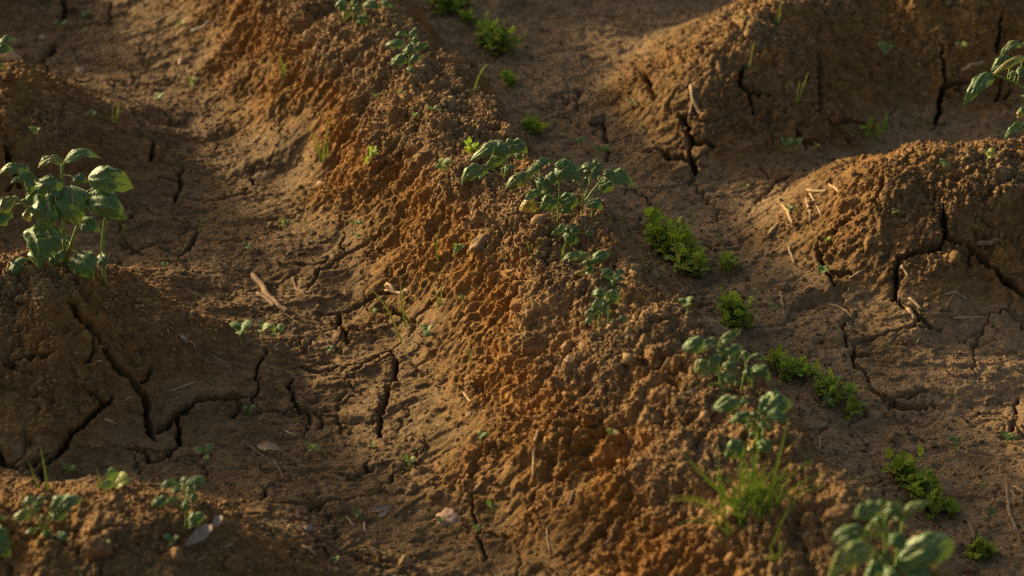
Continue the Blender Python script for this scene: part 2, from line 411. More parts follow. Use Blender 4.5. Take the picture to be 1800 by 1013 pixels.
SOIL = dict(pale_a=(.20,.125,.060), pale_b=(.32,.205,.105), slope_a=(.078,.040,.009), slope_b=(.150,.082,.022), orange_a=(.245,.090,.008), orange_b=(.115,.042,.005), orange_c=(.32,.140,.022),
            mud_a=(.125,.075,.031), mud_b=(.075,.044,.017), mud_c=(.205,.128,.060),
            loose_a=(.110,.060,.021), loose_b=(.30,.190,.085), crumb_dark=(.065,.030,.009), crumb_pale=(.44,.27,.125),
            grit=(.34,.19,.08), dark=(.05,.024,.010))

def grid_mesh(name, mat):
    ny, nx = GX.shape
    co = np.stack([PX, PY, PZ], -1).reshape(-1, 3).astype(np.float32)
    idx = np.arange(nx * ny, dtype=np.int32).reshape(ny, nx)
    q = np.stack([idx[:-1, :-1], idx[:-1, 1:], idx[1:, 1:], idx[1:, :-1]], -1).reshape(-1, 4)
    me = bpy.data.meshes.new(name)
    me.vertices.add(len(co)); me.vertices.foreach_set('co', co.ravel())
    me.loops.add(q.size); me.loops.foreach_set('vertex_index', q.ravel())
    me.polygons.add(len(q)); me.polygons.foreach_set('loop_start', np.arange(0, q.size, 4, dtype=np.int32))
    me.polygons.foreach_set('use_smooth', np.ones(len(q), bool))
    for an, arr in (('loose', crestm), ('dry', furrow * (sg > 0)), ('slope', np.clip(np.maximum(mids, (1 - crestm) * (1 - flank)) * sstep(0.14, 0.42, rel + 1.3 * edge), 0, 1)), ('mud', np.clip(np.maximum(furrow, (1 - sstep(0.18, 0.68, rel + 1.6 * edge)) * 0.85) + 0.9 * sidefl * (1 - nose * 0.6) * (1 - crestm) + .35 * rightfl, 0, 1))):  # 'dry' marks only the right-hand furrow, for its paler mud tone
        at = me.attributes.new(an, 'FLOAT', 'POINT'); at.data.foreach_set('value', arr.astype(np.float32).ravel())
    me.update(calc_edges=True); me.materials.append(mat)
    o = bpy.data.objects.new(name, me); col.objects.link(o); return o
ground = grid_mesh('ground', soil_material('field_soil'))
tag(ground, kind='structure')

# ---------------------------------------------------------------- loose crumbs of earth, uncountable
ICO_V = []
_p = (1 + 5 ** .5) / 2
for a, b in ((-1, _p), (1, _p), (-1, -_p), (1, -_p)): ICO_V.append((a, b, 0))
for a, b in ((-1, _p), (1, _p), (-1, -_p), (1, -_p)): ICO_V.append((0, a, b))
for a, b in ((_p, -1), (_p, 1), (-_p, -1), (-_p, 1)): ICO_V.append((a, 0, b))
ICO_V = np.array(ICO_V, float); ICO_V /= np.linalg.norm(ICO_V[0])
ICO_F = np.array([(0,11,5),(0,5,1),(0,1,7),(0,7,10),(0,10,11),(1,5,9),(5,11,4),(11,10,2),(10,7,6),(7,1,8),(3,9,4),(3,4,2),(3,2,6),(3,6,8),(3,8,9),(4,9,5),(2,4,11),(6,2,10),(8,6,7),(9,8,1)])
def subdivide(V, F):
    V = [tuple(v) for v in V]; cache = {}; out = []
    def mid(a, b):
        k = (min(a, b), max(a, b))
        if k not in cache:
            m = (np.array(V[a]) + np.array(V[b])) / 2; m /= np.linalg.norm(m); V.append(tuple(m)); cache[k] = len(V) - 1
        return cache[k]
    for a, b, c in F:
        ab, bc, ca = mid(a, b), mid(b, c), mid(c, a)
        out += [(a, ab, ca), (b, bc, ab), (c, ca, bc), (ab, bc, ca)]
    return np.array(V), np.array(out)
S1_V, S1_F = subdivide(ICO_V, ICO_F); S2_V, S2_F = subdivide(S1_V, S1_F); S3_V, S3_F = subdivide(S2_V, S2_F)

def scatter(name, n, rmin, rmax, power, density, V0, F0, mat, sink=0.35, smooth=True):
    xs = rng.uniform(-1.13, 1.13, n * 8); ys = rng.uniform(2.09, 4.47, n * 8)
    i = np.clip(np.searchsorted(XS, xs), 0, len(XS) - 1); j = np.clip(np.searchsorted(YS, ys), 0, len(YS) - 1)
    keep = rng.random(n * 8) < density[j, i]; xs = xs[keep][:n]; ys = ys[keep][:n]; n = len(xs)
    i = np.clip(np.searchsorted(XS, xs), 0, len(XS) - 1); j = np.clip(np.searchsorted(YS, ys), 0, len(YS) - 1)
    r = rmin * (rmax / rmin) ** (rng.random(n) ** power)
    sc = rng.uniform(0.65, 1.25, (n, 3)) * r[:, None]; sc[:, 2] *= 0.85
    q = rng.normal(size=(n, 4)); q /= np.linalg.norm(q, axis=1)[:, None]
    w, x, y, z = q.T
    R = np.stack([1-2*(y*y+z*z), 2*(x*y-z*w), 2*(x*z+y*w), 2*(x*y+z*w), 1-2*(x*x+z*z), 2*(y*z-x*w), 2*(x*z-y*w), 2*(y*z+x*w), 1-2*(x*x+y*y)], -1).reshape(n, 3, 3)
    nv = len(V0); jit = 1 + rng.uniform(-0.32, 0.32, (n, nv, 1))
    v = V0[None] * jit * sc[:, None]; v = np.einsum('nij,nkj->nki', R, v)
    c = np.stack([PX[j, i], PY[j, i], PZ[j, i] + r * (0.75 - sink) * 0.8], -1)
    v = (v + c[:, None]).reshape(-1, 3).astype(np.float32)
    f = (F0[None] + (np.arange(n) * nv)[:, None, None]).reshape(-1, 3).astype(np.int32)
    me = bpy.data.meshes.new(name)
    me.vertices.add(len(v)); me.vertices.foreach_set('co', v.ravel())
    me.loops.add(f.size); me.loops.foreach_set('vertex_index', f.ravel())
    me.polygons.add(len(f)); me.polygons.foreach_set('loop_start', np.arange(0, f.size, 3, dtype=np.int32))
    me.polygons.foreach_set('use_smooth', np.full(len(f), smooth))
    mudm = np.clip(np.maximum(furrow, (1 - sstep(0.18, 0.68, rel + 1.6 * edge)) * 0.85) + 0.5 * sidefl, 0, 1)
    for an, arr in (('loose', np.repeat(crestm[j, i], nv)), ('mud', np.repeat(mudm[j, i], nv)), ('tone', np.repeat(np.clip(rng.normal(0.45, 0.24, n), 0, 1), nv))):
        at = me.attributes.new(an, 'FLOAT', 'POINT'); at.data.foreach_set('value', arr.astype(np.float32))
    me.update(calc_edges=True); me.materials.append(mat)
    o = bpy.data.objects.new(name, me); col.objects.link(o)
    tag(o, kind='stuff'); return o
crumb_mat = soil_material('soil_crumb', True)
patch = sstep(-0.25, 0.45, gnoise(GX * 9, GY * 9, 101) + 0.5 * gnoise(GX * 25, GY * 25, 102))
dens_top = np.clip(crestm * (0.12 + 0.88 * patch * pat) + 0.30 * leftfl * patch + 0.20 * sidefl * patch + 0.10 * rightfl + 0.035, 0, 1)
oc = scatter('soil_crumbs', 230000, 0.0007, 0.0036, 1.9, dens_top, ICO_V, ICO_F, crumb_mat, 0.45, False)
tag(oc, 'loose brown crumbs of earth strewn over the row tops', 'soil crumbs')
dens_big = np.clip(crestm * patch + 0.10 * leftfl + 0.12 * sidefl * patch + 0.030, 0, 1)
ob = scatter('soil_clods', 900, 0.0032, 0.011, 2.8, dens_big, S1_V, S1_F, crumb_mat, 0.55)
tag(ob, 'small rounded clods of brown earth lying among the crumbs', 'soil clods')
# ---------------------------------------------------------------- leaf and stem materials
def leaf_material(name, ca, cb, vein, yellow, rough=0.55, trans=0.22, sheen=0.35, laterals=6.5, dust=0.0):
    m, nt, out = new_mat(name)
    uv = N(nt, 'ShaderNodeUVMap', uv_map='UVMap').outputs[0]
    sp = N(nt, 'ShaderNodeSeparateXYZ', i_0=uv)
    s = mth(nt, 'ABSOLUTE', mth(nt, 'SUBTRACT', mth(nt, 'MULTIPLY', sp.outputs[0], 2.0), 1.0)); t = sp.outputs[1]
    tone = N(nt, 'ShaderNodeAttribute', attribute_name='tone').outputs['Fac']
    P = N(nt, 'ShaderNodeTexCoord').outputs['Object']
    n1 = N(nt, 'ShaderNodeTexNoise', i_Vector=P, i_Scale=55.0, i_Detail=3.0).outputs['Fac']
    n2 = N(nt, 'ShaderNodeTexNoise', i_Vector=P, i_Scale=420.0, i_Detail=2.0).outputs['Fac']
    c = mixc(nt, ramp(nt, n1, 0.3, 0.7), ca, cb)
    c = mixc(nt, mth(nt, 'MULTIPLY', ramp(nt, n2, 0.4, 0.75), 0.18), c, vein)
    ph = mth(nt, 'FRACT', mth(nt, 'SUBTRACT', mth(nt, 'MULTIPLY', t, laterals), mth(nt, 'MULTIPLY', s, 1.9)))
    lat = mth(nt, 'SUBTRACT', 1.0, ramp(nt, mth(nt, 'ABSOLUTE', mth(nt, 'SUBTRACT', ph, 0.5)), 0.02, 0.13))
    mid = mth(nt, 'SUBTRACT', 1.0, ramp(nt, s, 0.02, 0.09))
    v = mth(nt, 'MAXIMUM', mth(nt, 'MULTIPLY', lat, 0.55), mid)
    c = mixc(nt, mth(nt, 'MULTIPLY', v, 0.6), c, vein)
    c = mixc(nt, ramp(nt, mth(nt, 'ADD', tone, mth(nt, 'MULTIPLY', n1, 0.3)), 0.75, 1.1), c, yellow)
    if dust:
        n4 = N(nt, 'ShaderNodeTexNoise', i_Vector=P, i_Scale=150.0, i_Detail=5.0, i_Roughness=0.75).outputs['Fac']
        c = mixc(nt, mth(nt, 'MULTIPLY', ramp(nt, n4, 0.50, 0.72), dust), c, (.17, .12, .06))
    hgt = mth(nt, 'SUBTRACT', mth(nt, 'MULTIPLY', n2, 0.3), v)
    bp = N(nt, 'ShaderNodeBump', i_Strength=0.8, i_Distance=0.0025, i_Height=hgt)
    b = N(nt, 'ShaderNodeBsdfPrincipled', i_Base_Color=c, i_Roughness=rough, i_Normal=bp.outputs[0])
    b.inputs['Specular IOR Level'].default_value = 0.35
    b.inputs['Sheen Weight'].default_value = sheen; b.inputs['Sheen Roughness'].default_value = 0.4
    b.inputs['Sheen Tint'].default_value = (0.95, 0.93, 0.72, 1)
    tr = N(nt, 'ShaderNodeBsdfTranslucent', i_Color=mixc(nt, 0.6, c, (0.22, 0.30, 0.03)), i_Normal=bp.outputs[0])
    mx = N(nt, 'ShaderNodeMixShader', i_0=trans)
    nt.links.new(b.outputs[0], mx.inputs[1]); nt.links.new(tr.outputs[0], mx.inputs[2])
    nt.links.new(mx.outputs[0], out.inputs[0]); return m

def plain_material(name, ca, cb, scale=120.0, rough=0.7, bump=0.4, spec=0.3):
    m, nt, out = new_mat(name)
    P = N(nt, 'ShaderNodeTexCoord').outputs['Object']
    n1 = N(nt, 'ShaderNodeTexNoise', i_Vector=P, i_Scale=scale, i_Detail=5.0, i_Roughness=0.65).outputs['Fac']
    c = mixc(nt, ramp(nt, n1, 0.3, 0.7), ca, cb)
    bp = N(nt, 'ShaderNodeBump', i_Strength=bump, i_Distance=0.002, i_Height=n1)
    b = N(nt, 'ShaderNodeBsdfPrincipled', i_Base_Color=c, i_Roughness=rough, i_Normal=bp.outputs[0])
    b.inputs['Specular IOR Level'].default_value = spec
    nt.links.new(b.outputs[0], out.inputs[0]); return m
M_POT = leaf_material('potato_leaf', (.028,.086,.016), (.072,.148,.028), (.30,.33,.10), (.42,.27,.03), sheen=0.12, trans=0.12, rough=.45, dust=.28)
M_WEED = leaf_material('weed_leaf', (.230,.360,.016), (.330,.460,.026), (.42,.54,.08), (.50,.46,.04), trans=0.5, sheen=0.1, laterals=4)
M_SPROUT = leaf_material('sprout_leaf', (.060,.130,.020), (.100,.180,.030), (.20,.27,.08), (.38,.36,.06), trans=0.3, sheen=0.2, laterals=4)
M_GRASS = leaf_material('grass_blade', (.065,.145,.012), (.115,.200,.020), (.16,.23,.05), (.40,.33,.07), trans=0.22, sheen=0.05, laterals=0.0)
M_STEM = plain_material('green_stem', (.13,.20,.035), (.20,.24,.05), rough=0.55)
M_STRAW = plain_material('dry_straw', (.24,.15,.075), (.40,.26,.14), 160, 0.8)
M_ROOT = plain_material('brown_root', (.11,.060,.030), (.24,.14,.075), 130, 0.85, 0.7)
M_GREYBIT = plain_material('grey_litter', (.15,.115,.085), (.30,.24,.18), 90, 0.9, 0.9)

TOCAM = -FWD
def leaf_mesh(mb, B, T, halfw, nrm, arch=0.18, curl=0.35, fold=0.25, ripple=0.10, rows=17, cols=11, tone=0.4, seed=0, peak=0.45, twist=0.0):
    """an ovate blade from B to T: arching midrib, gutter along it, edges curling down, puckered between the veins"""
    B = np.array(B, float); T = np.array(T, float); a = T - B; L = np.linalg.norm(a); a = a / L
    s = np.cross(a, nrm); s /= np.linalg.norm(s) + 1e-9; n = np.cross(s, a)
    V = []; F = []; U = []
    rr = random.Random(seed); ph = rr.uniform(0, 6.28); asym = rr.uniform(-0.12, 0.12)
    p1 = peak / (1 - peak) * 0.75
    for i in range(rows):
        t = i / (rows - 1); tt = t
        w = (max(tt, 1e-4) ** (0.75 * p1) * max(1 - tt, 0) ** 0.80); wm = (peak ** (0.75 * p1) * (1 - peak) ** 0.80)
        w = halfw * min(w / wm, 1.06) if i not in (0,) else halfw * 0.05
        if i == rows - 1: w = halfw * 0.03
        w *= 1 + 0.06 * math.sin(t * 17 + ph) + 0.04 * math.sin(t * 31 + 2 * ph)
        c = B + a * (L * t) - n * (L * 0.10 * arch / 0.2 * t ** 3) + s * (L * 0.06 * math.sin(3.1 * t) * math.sin(ph)) + n * (arch * L * 4 * t * (1 - t) * (0.55 + 0.45 * t) )
        tw = twist * (t - 0.3); sd = s * math.cos(tw) + n * math.sin(tw); nn = n * math.cos(tw) - s * math.sin(tw)
        for j in range(cols):
            q = -1 + 2 * j / (cols - 1); aq = abs(q)
            h = fold * aq * (1 - aq * 0.7) - curl * aq ** 2.2
            h += ripple * math.sin(6.28 * (t * 6.5 - aq * 1.9) + ph) * aq * (1.25 - aq)
            h += 0.14 * math.sin(5 * t + ph + q * 2) + ripple * 0.8 * math.sin(9 * q + 11 * t + 3 * ph) * (1 - aq * .4) + ripple * 1.3 * aq ** 3 * math.sin(13 * t + ph * 5 + (2 if q > 0 else 0))
            V.append(c + sd * (q * w * (1 + asym * (1 if q > 0 else -1))) + nn * (h * w)); U.append((q * .5 + .5, t))
    for i in range(rows - 1):
        for j in range(cols - 1):
            k = i * cols + j; F.append((k, k + 1, k + cols + 1, k + cols))
    mb.add(V, F, U, tone)

def near_on(polys, p):
    best = None; bd = 9
    for pl in polys:
        for a, b in zip(pl[:-1], pl[1:]):
            d = b - a; t = min(max(np.dot(p - a, d) / (np.dot(d, d) + 1e-12), 0), 1); q = a + d * t
            dist = np.linalg.norm((p - q) * np.array([1, 0.6, 1]))
            if dist < bd: bd = dist; best = q
    return best

def leafy_plant(base, stems, leaves, label, group='potato seedlings growing on the rows', name='potato_plant', cat='plant', stem_px=4.0, lift=1.0, mat=M_POT, seed=0, fill=0.35):
    """base / stems / leaves are read off the photo; each leaf: base u,v, tip u,v, apparent width px, [tone, facing]"""
    rr = random.Random(seed + 77)
    g = ground_at(*base); Y = g[1]
    root = empty(name, g); tag(root, label, cat, group)
    off = np.array(g)
    polys = []; mbs = MB()
    for k, st in enumerate(stems):
        pts = []
        for i, (u, v) in enumerate(st):
            pts.append(at_y(u, v, Y + rr.uniform(-.006, .006) + (0 if i == 0 else 0)))
        # foot of the stem: down into the earth
        if st[0][1] >= base[1] - 30:
            gz = float(ground_z(pts[0][0], pts[0][1])[0])
            pts = [np.array([pts[0][0], pts[0][1], min(gz, pts[0][2]) - 0.012])] + pts
        else:
            if polys: pts = [near_on(polys, pts[0])] + pts
        r0 = stem_px * 0.5 * px_scale(g)
        P = []
        for i in range(len(pts) - 1):
            for t in np.linspace(0, 1, 4)[:-1]: P.append(pts[i] * (1 - t) + pts[i + 1] * t)
        P.append(pts[-1]); P = [P[0]] + [(P[i - 1] + P[i] * 2 + P[i + 1]) / 4 for i in range(1, len(P) - 1)] + [P[-1]]
        rad = [r0 * (1.0 - 0.45 * i / (len(P) - 1)) for i in range(len(P))]
        tube(mbs, [p - off for p in P], rad, 7); polys.append(P)
    sc = px_scale(g)
    for k, lf in enumerate(leaves):
        bu, bv, tu, tv, w = lf[:5]; tone = lf[5] if len(lf) > 5 else 0.35; face = lf[6] if len(lf) > 6 else 0.5
        yb = Y + rr.uniform(-.010, .010) - (bv - stems[0][-1][1]) * sc * 0.10
        dv = (tv - bv) * sc; run = abs(tu - bu) * sc
        yt = yb - dv * 0.75 + rr.uniform(-.3, .3) * max(run, 0.008) * 0.7
        B = at_y(bu, bv, yb); T = at_y(tu, tv, yt)
        lat = np.array([rr.uniform(-.35, .35), 0, 0])
        nrm = face * TOCAM + (1 - face) * np.array([0, 0.05, 1.0]) + lat; nrm /= np.linalg.norm(nrm)
        a = T - B; a /= np.linalg.norm(a); s = np.cross(a, nrm); s /= np.linalg.norm(s) + 1e-9
        sx = np.array([np.dot(s, RIGHT), np.dot(s, UP)]); ax = np.array([np.dot(a, RIGHT), np.dot(a, UP)]); ax /= np.linalg.norm(ax) + 1e-9
        vis = abs(sx[0] * ax[1] - sx[1] * ax[0])
        hw = min(w * 0.57 * sc / max(vis, 0.45), 0.54 * np.linalg.norm(T - B) + 0.004)
        lm = MB()
        leaf_mesh(lm, B - off, T - off, hw, nrm, arch=rr.uniform(.14, .28) + 0.16 * min(1, run / 0.05), curl=rr.uniform(.35, .85), fold=rr.uniform(.25, .55), ripple=rr.uniform(.14, .25), tone=tone, seed=seed * 100 + k, peak=rr.uniform(.42, .52), twist=rr.uniform(-.4, .4))
        lm.build('leaf', mat, root)
        q = near_on(polys, B + np.array([0, 0, -0.35 * np.linalg.norm(T - B)])); d = np.linalg.norm(B - q)
        if d > 0.002:
            ctrl = (q + B) / 2 + np.array([0, 0, 0.18 * d])
            pp = bez(q, ctrl, B + (T - B) * 0.04, 6)
            tube(mbs, [p - off for p in pp], [max(0.0007, r0 * 0.45) * (1 - 0.3 * i / 5) for i in range(6)], 5)
    Ls = sorted(math.hypot(l[2] - l[0], l[3] - l[1]) for l in leaves); med = Ls[len(Ls) // 2] * sc
    for k in range(int(len(leaves) * fill)):                       # smaller leaves round the stems
        P = polys[k % len(polys)]; i = rr.randint(len(P) // 3, len(P) - 1); q = P[i]
        az = rr.uniform(0, 6.28); el = rr.uniform(-.25, .55); d = np.array([math.cos(az) * math.cos(el), math.sin(az) * math.cos(el), math.sin(el)])
        L = med * rr.uniform(.5, .9); B = q + d * L * .22; T = q + d * L * 1.2
        gz = float(ground_z(T[0], T[1])[0]) + .004
        if T[2] < gz: T[2] = gz
        nrm = np.array([-d[0] * .3, -d[1] * .3 - .25, 1.0]); nrm /= np.linalg.norm(nrm)
        lm = MB(); leaf_mesh(lm, B - off, T - off, L * rr.uniform(.26, .36), nrm, arch=rr.uniform(.15, .35), curl=rr.uniform(.35, .8), fold=rr.uniform(.25, .5), ripple=rr.uniform(.14, .25), tone=rr.uniform(.1, .45), seed=seed * 100 + 60 + k, twist=rr.uniform(-.4, .4))
        lm.build('leaf', mat, root)
        tube(mbs, [p - off for p in bez(q, q + d * L * .1 + np.array([0, 0, .002]), B + (T - B) * .04, 4)], [max(.0006, r0 * .35)] * 4, 5)
    mbs.build('stem', M_STEM, root)
    return root
# ---------------------------------------------------------------- the potato seedlings
PLANTS = [
 dict(label='largest potato plant, tall and broad-leaved, on the cracked mound at left', stem_px=8,
  base=(112,462), stems=[[(113,458),(113,400),(110,340),(108,292)],[(98,455),(95,400),(88,350),(60,312)],[(179,440),(183,400),(190,350)],[(118,452),(128,420),(137,392)],[(92,420),(60,375),(25,345)]],
  leaves=[(155,312,236,326,40,.3,.7),(154,344,218,382,44,.2,.75),(124,326,136,394,48,.2,.8),(112,328,57,322,28,.35,.6),(92,345,76,404,54,.15,.8),(72,392,64,470,62,.45,.85),(136,444,162,490,42,.2,.8),
   (142,384,177,405,22,.3,.6),(112,284,173,270,16,.5,.4),(112,282,64,291,15,.7,.4),(52,300,-4,299,17,.4,.5),(60,308,18,318,15,.35,.5),(22,345,0,382,22,.7,.6),(46,455,12,492,21,.6,.7),(150,342,186,336,16,.2,.5),
   (128,312,154,318,15,.3,.5),(50,308,52,342,17,.3,.7),(44,372,52,390,11,.9,.6),(16,365,-18,400,24,.4,.6),(100,330,122,352,18,.2,.6)]),
 dict(label='half-cut potato seedling at the upper left edge, above the dark mound', base=(-12,128), stems=[[(-12,126),(-10,100),(-6,84)]],
  leaves=[(-4,76,30,68,10,.6,.5),(-8,86,23,87,15,.2,.6),(-8,112,8,120,9,.3,.6),(-10,84,-36,76,14,.3,.5),(-10,90,-34,104,14,.3,.5)]),
 dict(label='dark potato seedling cut by the top edge, at the far end of the middle row', base=(643,46), stems=[[(645,44),(644,18),(636,-2)],[(622,40),(622,20),(616,6)]],
  leaves=[(612,4,588,10,12,.3,.6),(619,14,603,38,13,.75,.7),(640,6,669,13,14,.3,.5),(670,2,691,13,10,.3,.5),(634,26,641,45,16,.15,.8),(607,8,597,19,13,.2,.7),(634,-6,612,-22,12,.4,.5),(638,-5,666,-16,13,.4,.5),(628,6,634,22,14,.2,.7)]),
 dict(label='small single potato seedling on the far crest, below the one cut by the top edge', base=(720,130), stems=[[(720,128),(719,100),(722,70)]],
  leaves=[(721,68,732,46,9,.4,.6),(718,62,695,60,8,.3,.5),(714,76,677,77,13,.5,.5),(727,85,754,76,12,.4,.6),(714,100,686,113,18,.4,.7),(722,105,742,96,12,.4,.6),(718,78,721,97,15,.15,.8),(716,118,726,132,9,.15,.7),(724,74,735,64,9,.5,.6)]),
 dict(label='leftmost potato seedling of the cluster at the centre, with long pale drooping leaves', base=(887,314), stems=[[(887,312),(891,290),(889,258)],[(880,312),(872,300),(862,294)]],
  leaves=[(886,250,827,278,20,.6,.55),(893,256,866,270,28,.15,.8),(894,252,928,267,22,.25,.65),(884,276,853,298,18,.6,.6),(858,296,809,318,22,.6,.65),(864,306,837,320,10,.5,.5),(903,270,919,281,10,.25,.6),(890,252,905,248,12,.35,.5)]),
 dict(label='middle potato seedling of the cluster at the centre, with low yellowing leaf', base=(981,392), stems=[[(981,390),(982,360),(984,325),(980,300)],[(975,388),(968,360),(952,330),(948,305)],[(950,325),(940,312),(928,306)]],
  leaves=[(926,305,887,330,18,.65,.6),(932,316,911,324,16,.85,.7),(968,282,938,291,13,.5,.5),(952,294,927,304,10,.5,.5),(974,304,1020,290,26,.6,.6),(976,293,1004,281,16,.6,.5),(978,303,956,324,19,.4,.7),(957,312,946,333,16,.15,.8),
   (949,337,924,351,15,.5,.6),(944,356,912,368,22,.92,.7),(980,348,950,367,26,.35,.7),(983,350,1017,355,28,.15,.8),(970,333,951,339,11,.3,.6),(940,300,922,312,12,.3,.6),(988,310,975,322,13,.2,.7)]),
 dict(label='rightmost and tallest potato seedling of the cluster at the centre, on a forked stem', base=(1023,398), stems=[[(1023,396),(1023,370),(1025,345),(1016,320),(1013,305)],[(1026,352),(1034,330),(1042,300)],[(1029,353),(1041,336),(1054,320)],[(1039,390),(1041,372),(1042,362)]],
  leaves=[(1045,294,1020,293,11,.6,.5),(1045,292,1051,279,9,.6,.5),(1040,299,1063,289,10,.6,.4),(1062,309,1115,322,22,.5,.55),(1054,322,1079,333,24,.15,.75),(1030,357,1061,366,19,.2,.7),(1013,302,1019,320,12,.2,.7),(1040,302,1051,312,12,.3,.7),(1060,306,1080,300,13,.6,.5),(1018,318,1003,308,12,.4,.6),(1035,312,1028,325,12,.2,.7)]),
 dict(label='low dark-leaved potato seedling at the foot of the centre cluster', base=(1004,424), stems=[[(1004,422),(1006,410),(1004,400)]],
  leaves=[(1010,409,997,428,25,.15,.8),(1001,410,996,394,9,.3,.6),(1007,402,1020,405,12,.15,.7),(991,404,969,413,10,.35,.6),(993,400,981,398,9,.2,.6),(1030,411,1046,407,8,.4,.6),(1003,400,1012,395,9,.3,.6)]),
 dict(label='small potato seedling below the centre cluster, with one broad pale leaf to the right', base=(1031,486), stems=[[(1031,484),(1031,470),(1032,458)]],
  leaves=[(1022,446,987,457,12,.6,.55),(1037,446,1010,456,10,.65,.5),(1040,456,1073,444,17,.6,.6),(1034,455,1038,472,15,.15,.8),(1024,478,1008,485,9,.9,.6),(1014,449,1025,442,9,.5,.5),(1036,468,1040,480,10,.3,.7)]),
 dict(label='tiny four-leaved potato seedling on the crest between two slightly larger ones', base=(1078,508), stems=[[(1078,506),(1077,494),(1079,484)]],
  leaves=[(1078,486,1056,472,15,.2,.7),(1081,483,1100,478,11,.25,.6),(1075,489,1097,490,13,.4,.65),(1073,491,1067,487,6,.4,.6),(1076,503,1065,504,7,.3,.6)]),
 dict(label='curly potato seedling leaning left at mid crest, right of the pale lit rim', base=(1052,572), stems=[[(1052,570),(1054,552),(1060,536),(1074,526)],[(1070,545),(1072,530)]],
  leaves=[(1064,517,1040,515,16,.25,.65),(1066,524,1085,509,14,.4,.6),(1088,515,1067,533,16,.65,.65),(1065,528,1039,541,13,.55,.6),(1065,531,1054,545,14,.5,.7),(1041,545,1027,553,8,.5,.6),(1052,541,1036,554,11,.6,.6),(1042,558,1027,569,10,.6,.6),(1087,562,1104,558,10,.2,.6),(1076,563,1085,563,7,.3,.6),(1062,540,1066,553,12,.15,.8)]),
 dict(label='bushy potato seedling with cupped pale leaves, beside the tan clod on the lower crest', stem_px=5, base=(1274,692), stems=[[(1270,690),(1264,660),(1264,625),(1265,602)],[(1284,692),(1284,665),(1278,635)]],
  leaves=[(1238,600,1199,613,26,.55,.65),(1265,599,1305,576,13,.65,.5),(1263,600,1233,610,16,.45,.6),(1268,605,1279,601,9,.6,.5),(1274,621,1307,606,15,.4,.6),(1281,631,1304,622,16,.35,.7),(1268,627,1245,644,16,.55,.65),(1244,634,1220,653,24,.65,.75),(1260,644,1233,662,14,.65,.6),(1270,640,1297,651,12,.55,.6),(1281,654,1267,672,22,.15,.8),(1256,673,1246,681,9,.7,.6),(1276,660,1290,674,16,.15,.8),(1262,612,1275,622,14,.3,.7)]),
 dict(label='dark shaded potato seedling just right of the bushy pale one on the lower crest', stem_px=5, base=(1306,688), stems=[[(1304,684),(1308,660),(1313,640),(1306,620)],[(1322,692),(1323,668),(1322,648)]],
  leaves=[(1316,632,1303,616,10,.15,.7),(1318,627,1344,627,8,.2,.5),(1323,643,1353,667,20,.15,.75),(1320,652,1312,673,17,.15,.8),(1310,645,1322,655,12,.2,.7)]),
 dict(label='potato seedling with large pale wrinkled leaves and a yellow lower leaf, above the grass tuft', stem_px=6, base=(1331,790), stems=[[(1331,788),(1333,758),(1331,732)],[(1339,775),(1343,752),(1350,732)],[(1330,760),(1322,742),(1312,728)]],
  leaves=[(1302,707,1253,716,26,.6,.65),(1302,703,1316,707,14,.2,.7),(1333,723,1396,708,38,.6,.7),(1349,725,1384,738,20,.2,.75),(1318,726,1281,741,15,.5,.6),(1314,740,1303,744,6,.6,.6),(1317,744,1312,756,9,.4,.7),(1327,760,1316,768,8,.5,.6),(1306,777,1274,804,30,.4,.75),(1334,775,1321,802,26,.97,.8),(1343,771,1347,797,24,.2,.8),(1352,751,1361,755,8,.3,.6),(1325,722,1330,738,12,.2,.7)]),
 dict(label='blurred potato plant in the bottom right corner, cut by the frame', stem_px=9, base=(1565,1040), stems=[[(1563,1038),(1556,985),(1556,925)],[(1570,1036),(1582,945),(1592,902)],[(1558,990),(1535,965),(1520,940)]],
  leaves=[(1549,893,1501,910,28,.5,.65),(1554,878,1544,891,13,.4,.6),(1560,890,1587,886,11,.6,.5),(1588,902,1634,880,16,.65,.5),(1590,903,1569,913,15,.65,.6),(1561,918,1520,940,30,.65,.7),(1513,925,1461,950,14,.5,.5),(1517,941,1470,953,16,.55,.6),(1537,960,1456,1016,38,.65,.65),(1580,984,1686,956,50,.4,.75),(1575,984,1626,1002,28,.6,.7),(1566,937,1591,962,26,.15,.8),(1561,970,1552,992,22,.65,.7),(1550,985,1520,1020,24,.4,.7),(1590,1000,1640,1030,30,.4,.7)]),
 dict(label='potato seedling with a forked stem at the bottom left, on the orange crest', stem_px=7, base=(77,934), stems=[[(77,932),(67,914),(60,886)],[(79,930),(86,912),(90,900)]],
  leaves=[(63,874,37,888,14,.65,.6),(65,880,80,873,11,.6,.6),(60,896,19,913,16,.65,.6),(88,899,142,875,30,.6,.65),(93,903,117,908,17,.15,.8),(95,941,67,947,14,.2,.7),(97,945,120,943,17,.2,.75),(63,931,45,936,10,.2,.6),(60,885,70,895,12,.5,.6)]),
 dict(label='leggy potato seedling at lower left beside the pale dry leaves', stem_px=6, base=(327,928), stems=[[(327,926),(328,895),(322,852)],[(329,895),(338,880),(343,858)]],
  leaves=[(317,850,281,857,12,.5,.55),(319,850,329,837,11,.6,.6),(325,853,361,838,12,.6,.5),(345,846,361,850,9,.5,.5),(329,869,353,850,12,.5,.6),(293,877,264,887,15,.5,.65),(314,875,291,885,11,.65,.6),(316,863,301,861,10,.5,.6),(333,916,361,903,20,.15,.75),(320,884,335,888,16,.15,.8),(335,880,348,868,11,.4,.6)]),
 dict(label='dark rounded potato leaf and shoot cut by the left edge near the bottom', base=(-25,985), stems=[[(-25,983),(-24,950),(-20,925)]], stem_px=6,
  leaves=[(-18,928,14,980,42,.1,.85),(-14,908,11,912,10,.3,.5),(-22,925,-50,915,26,.3,.6),(-24,935,-54,960,28,.3,.7)]),
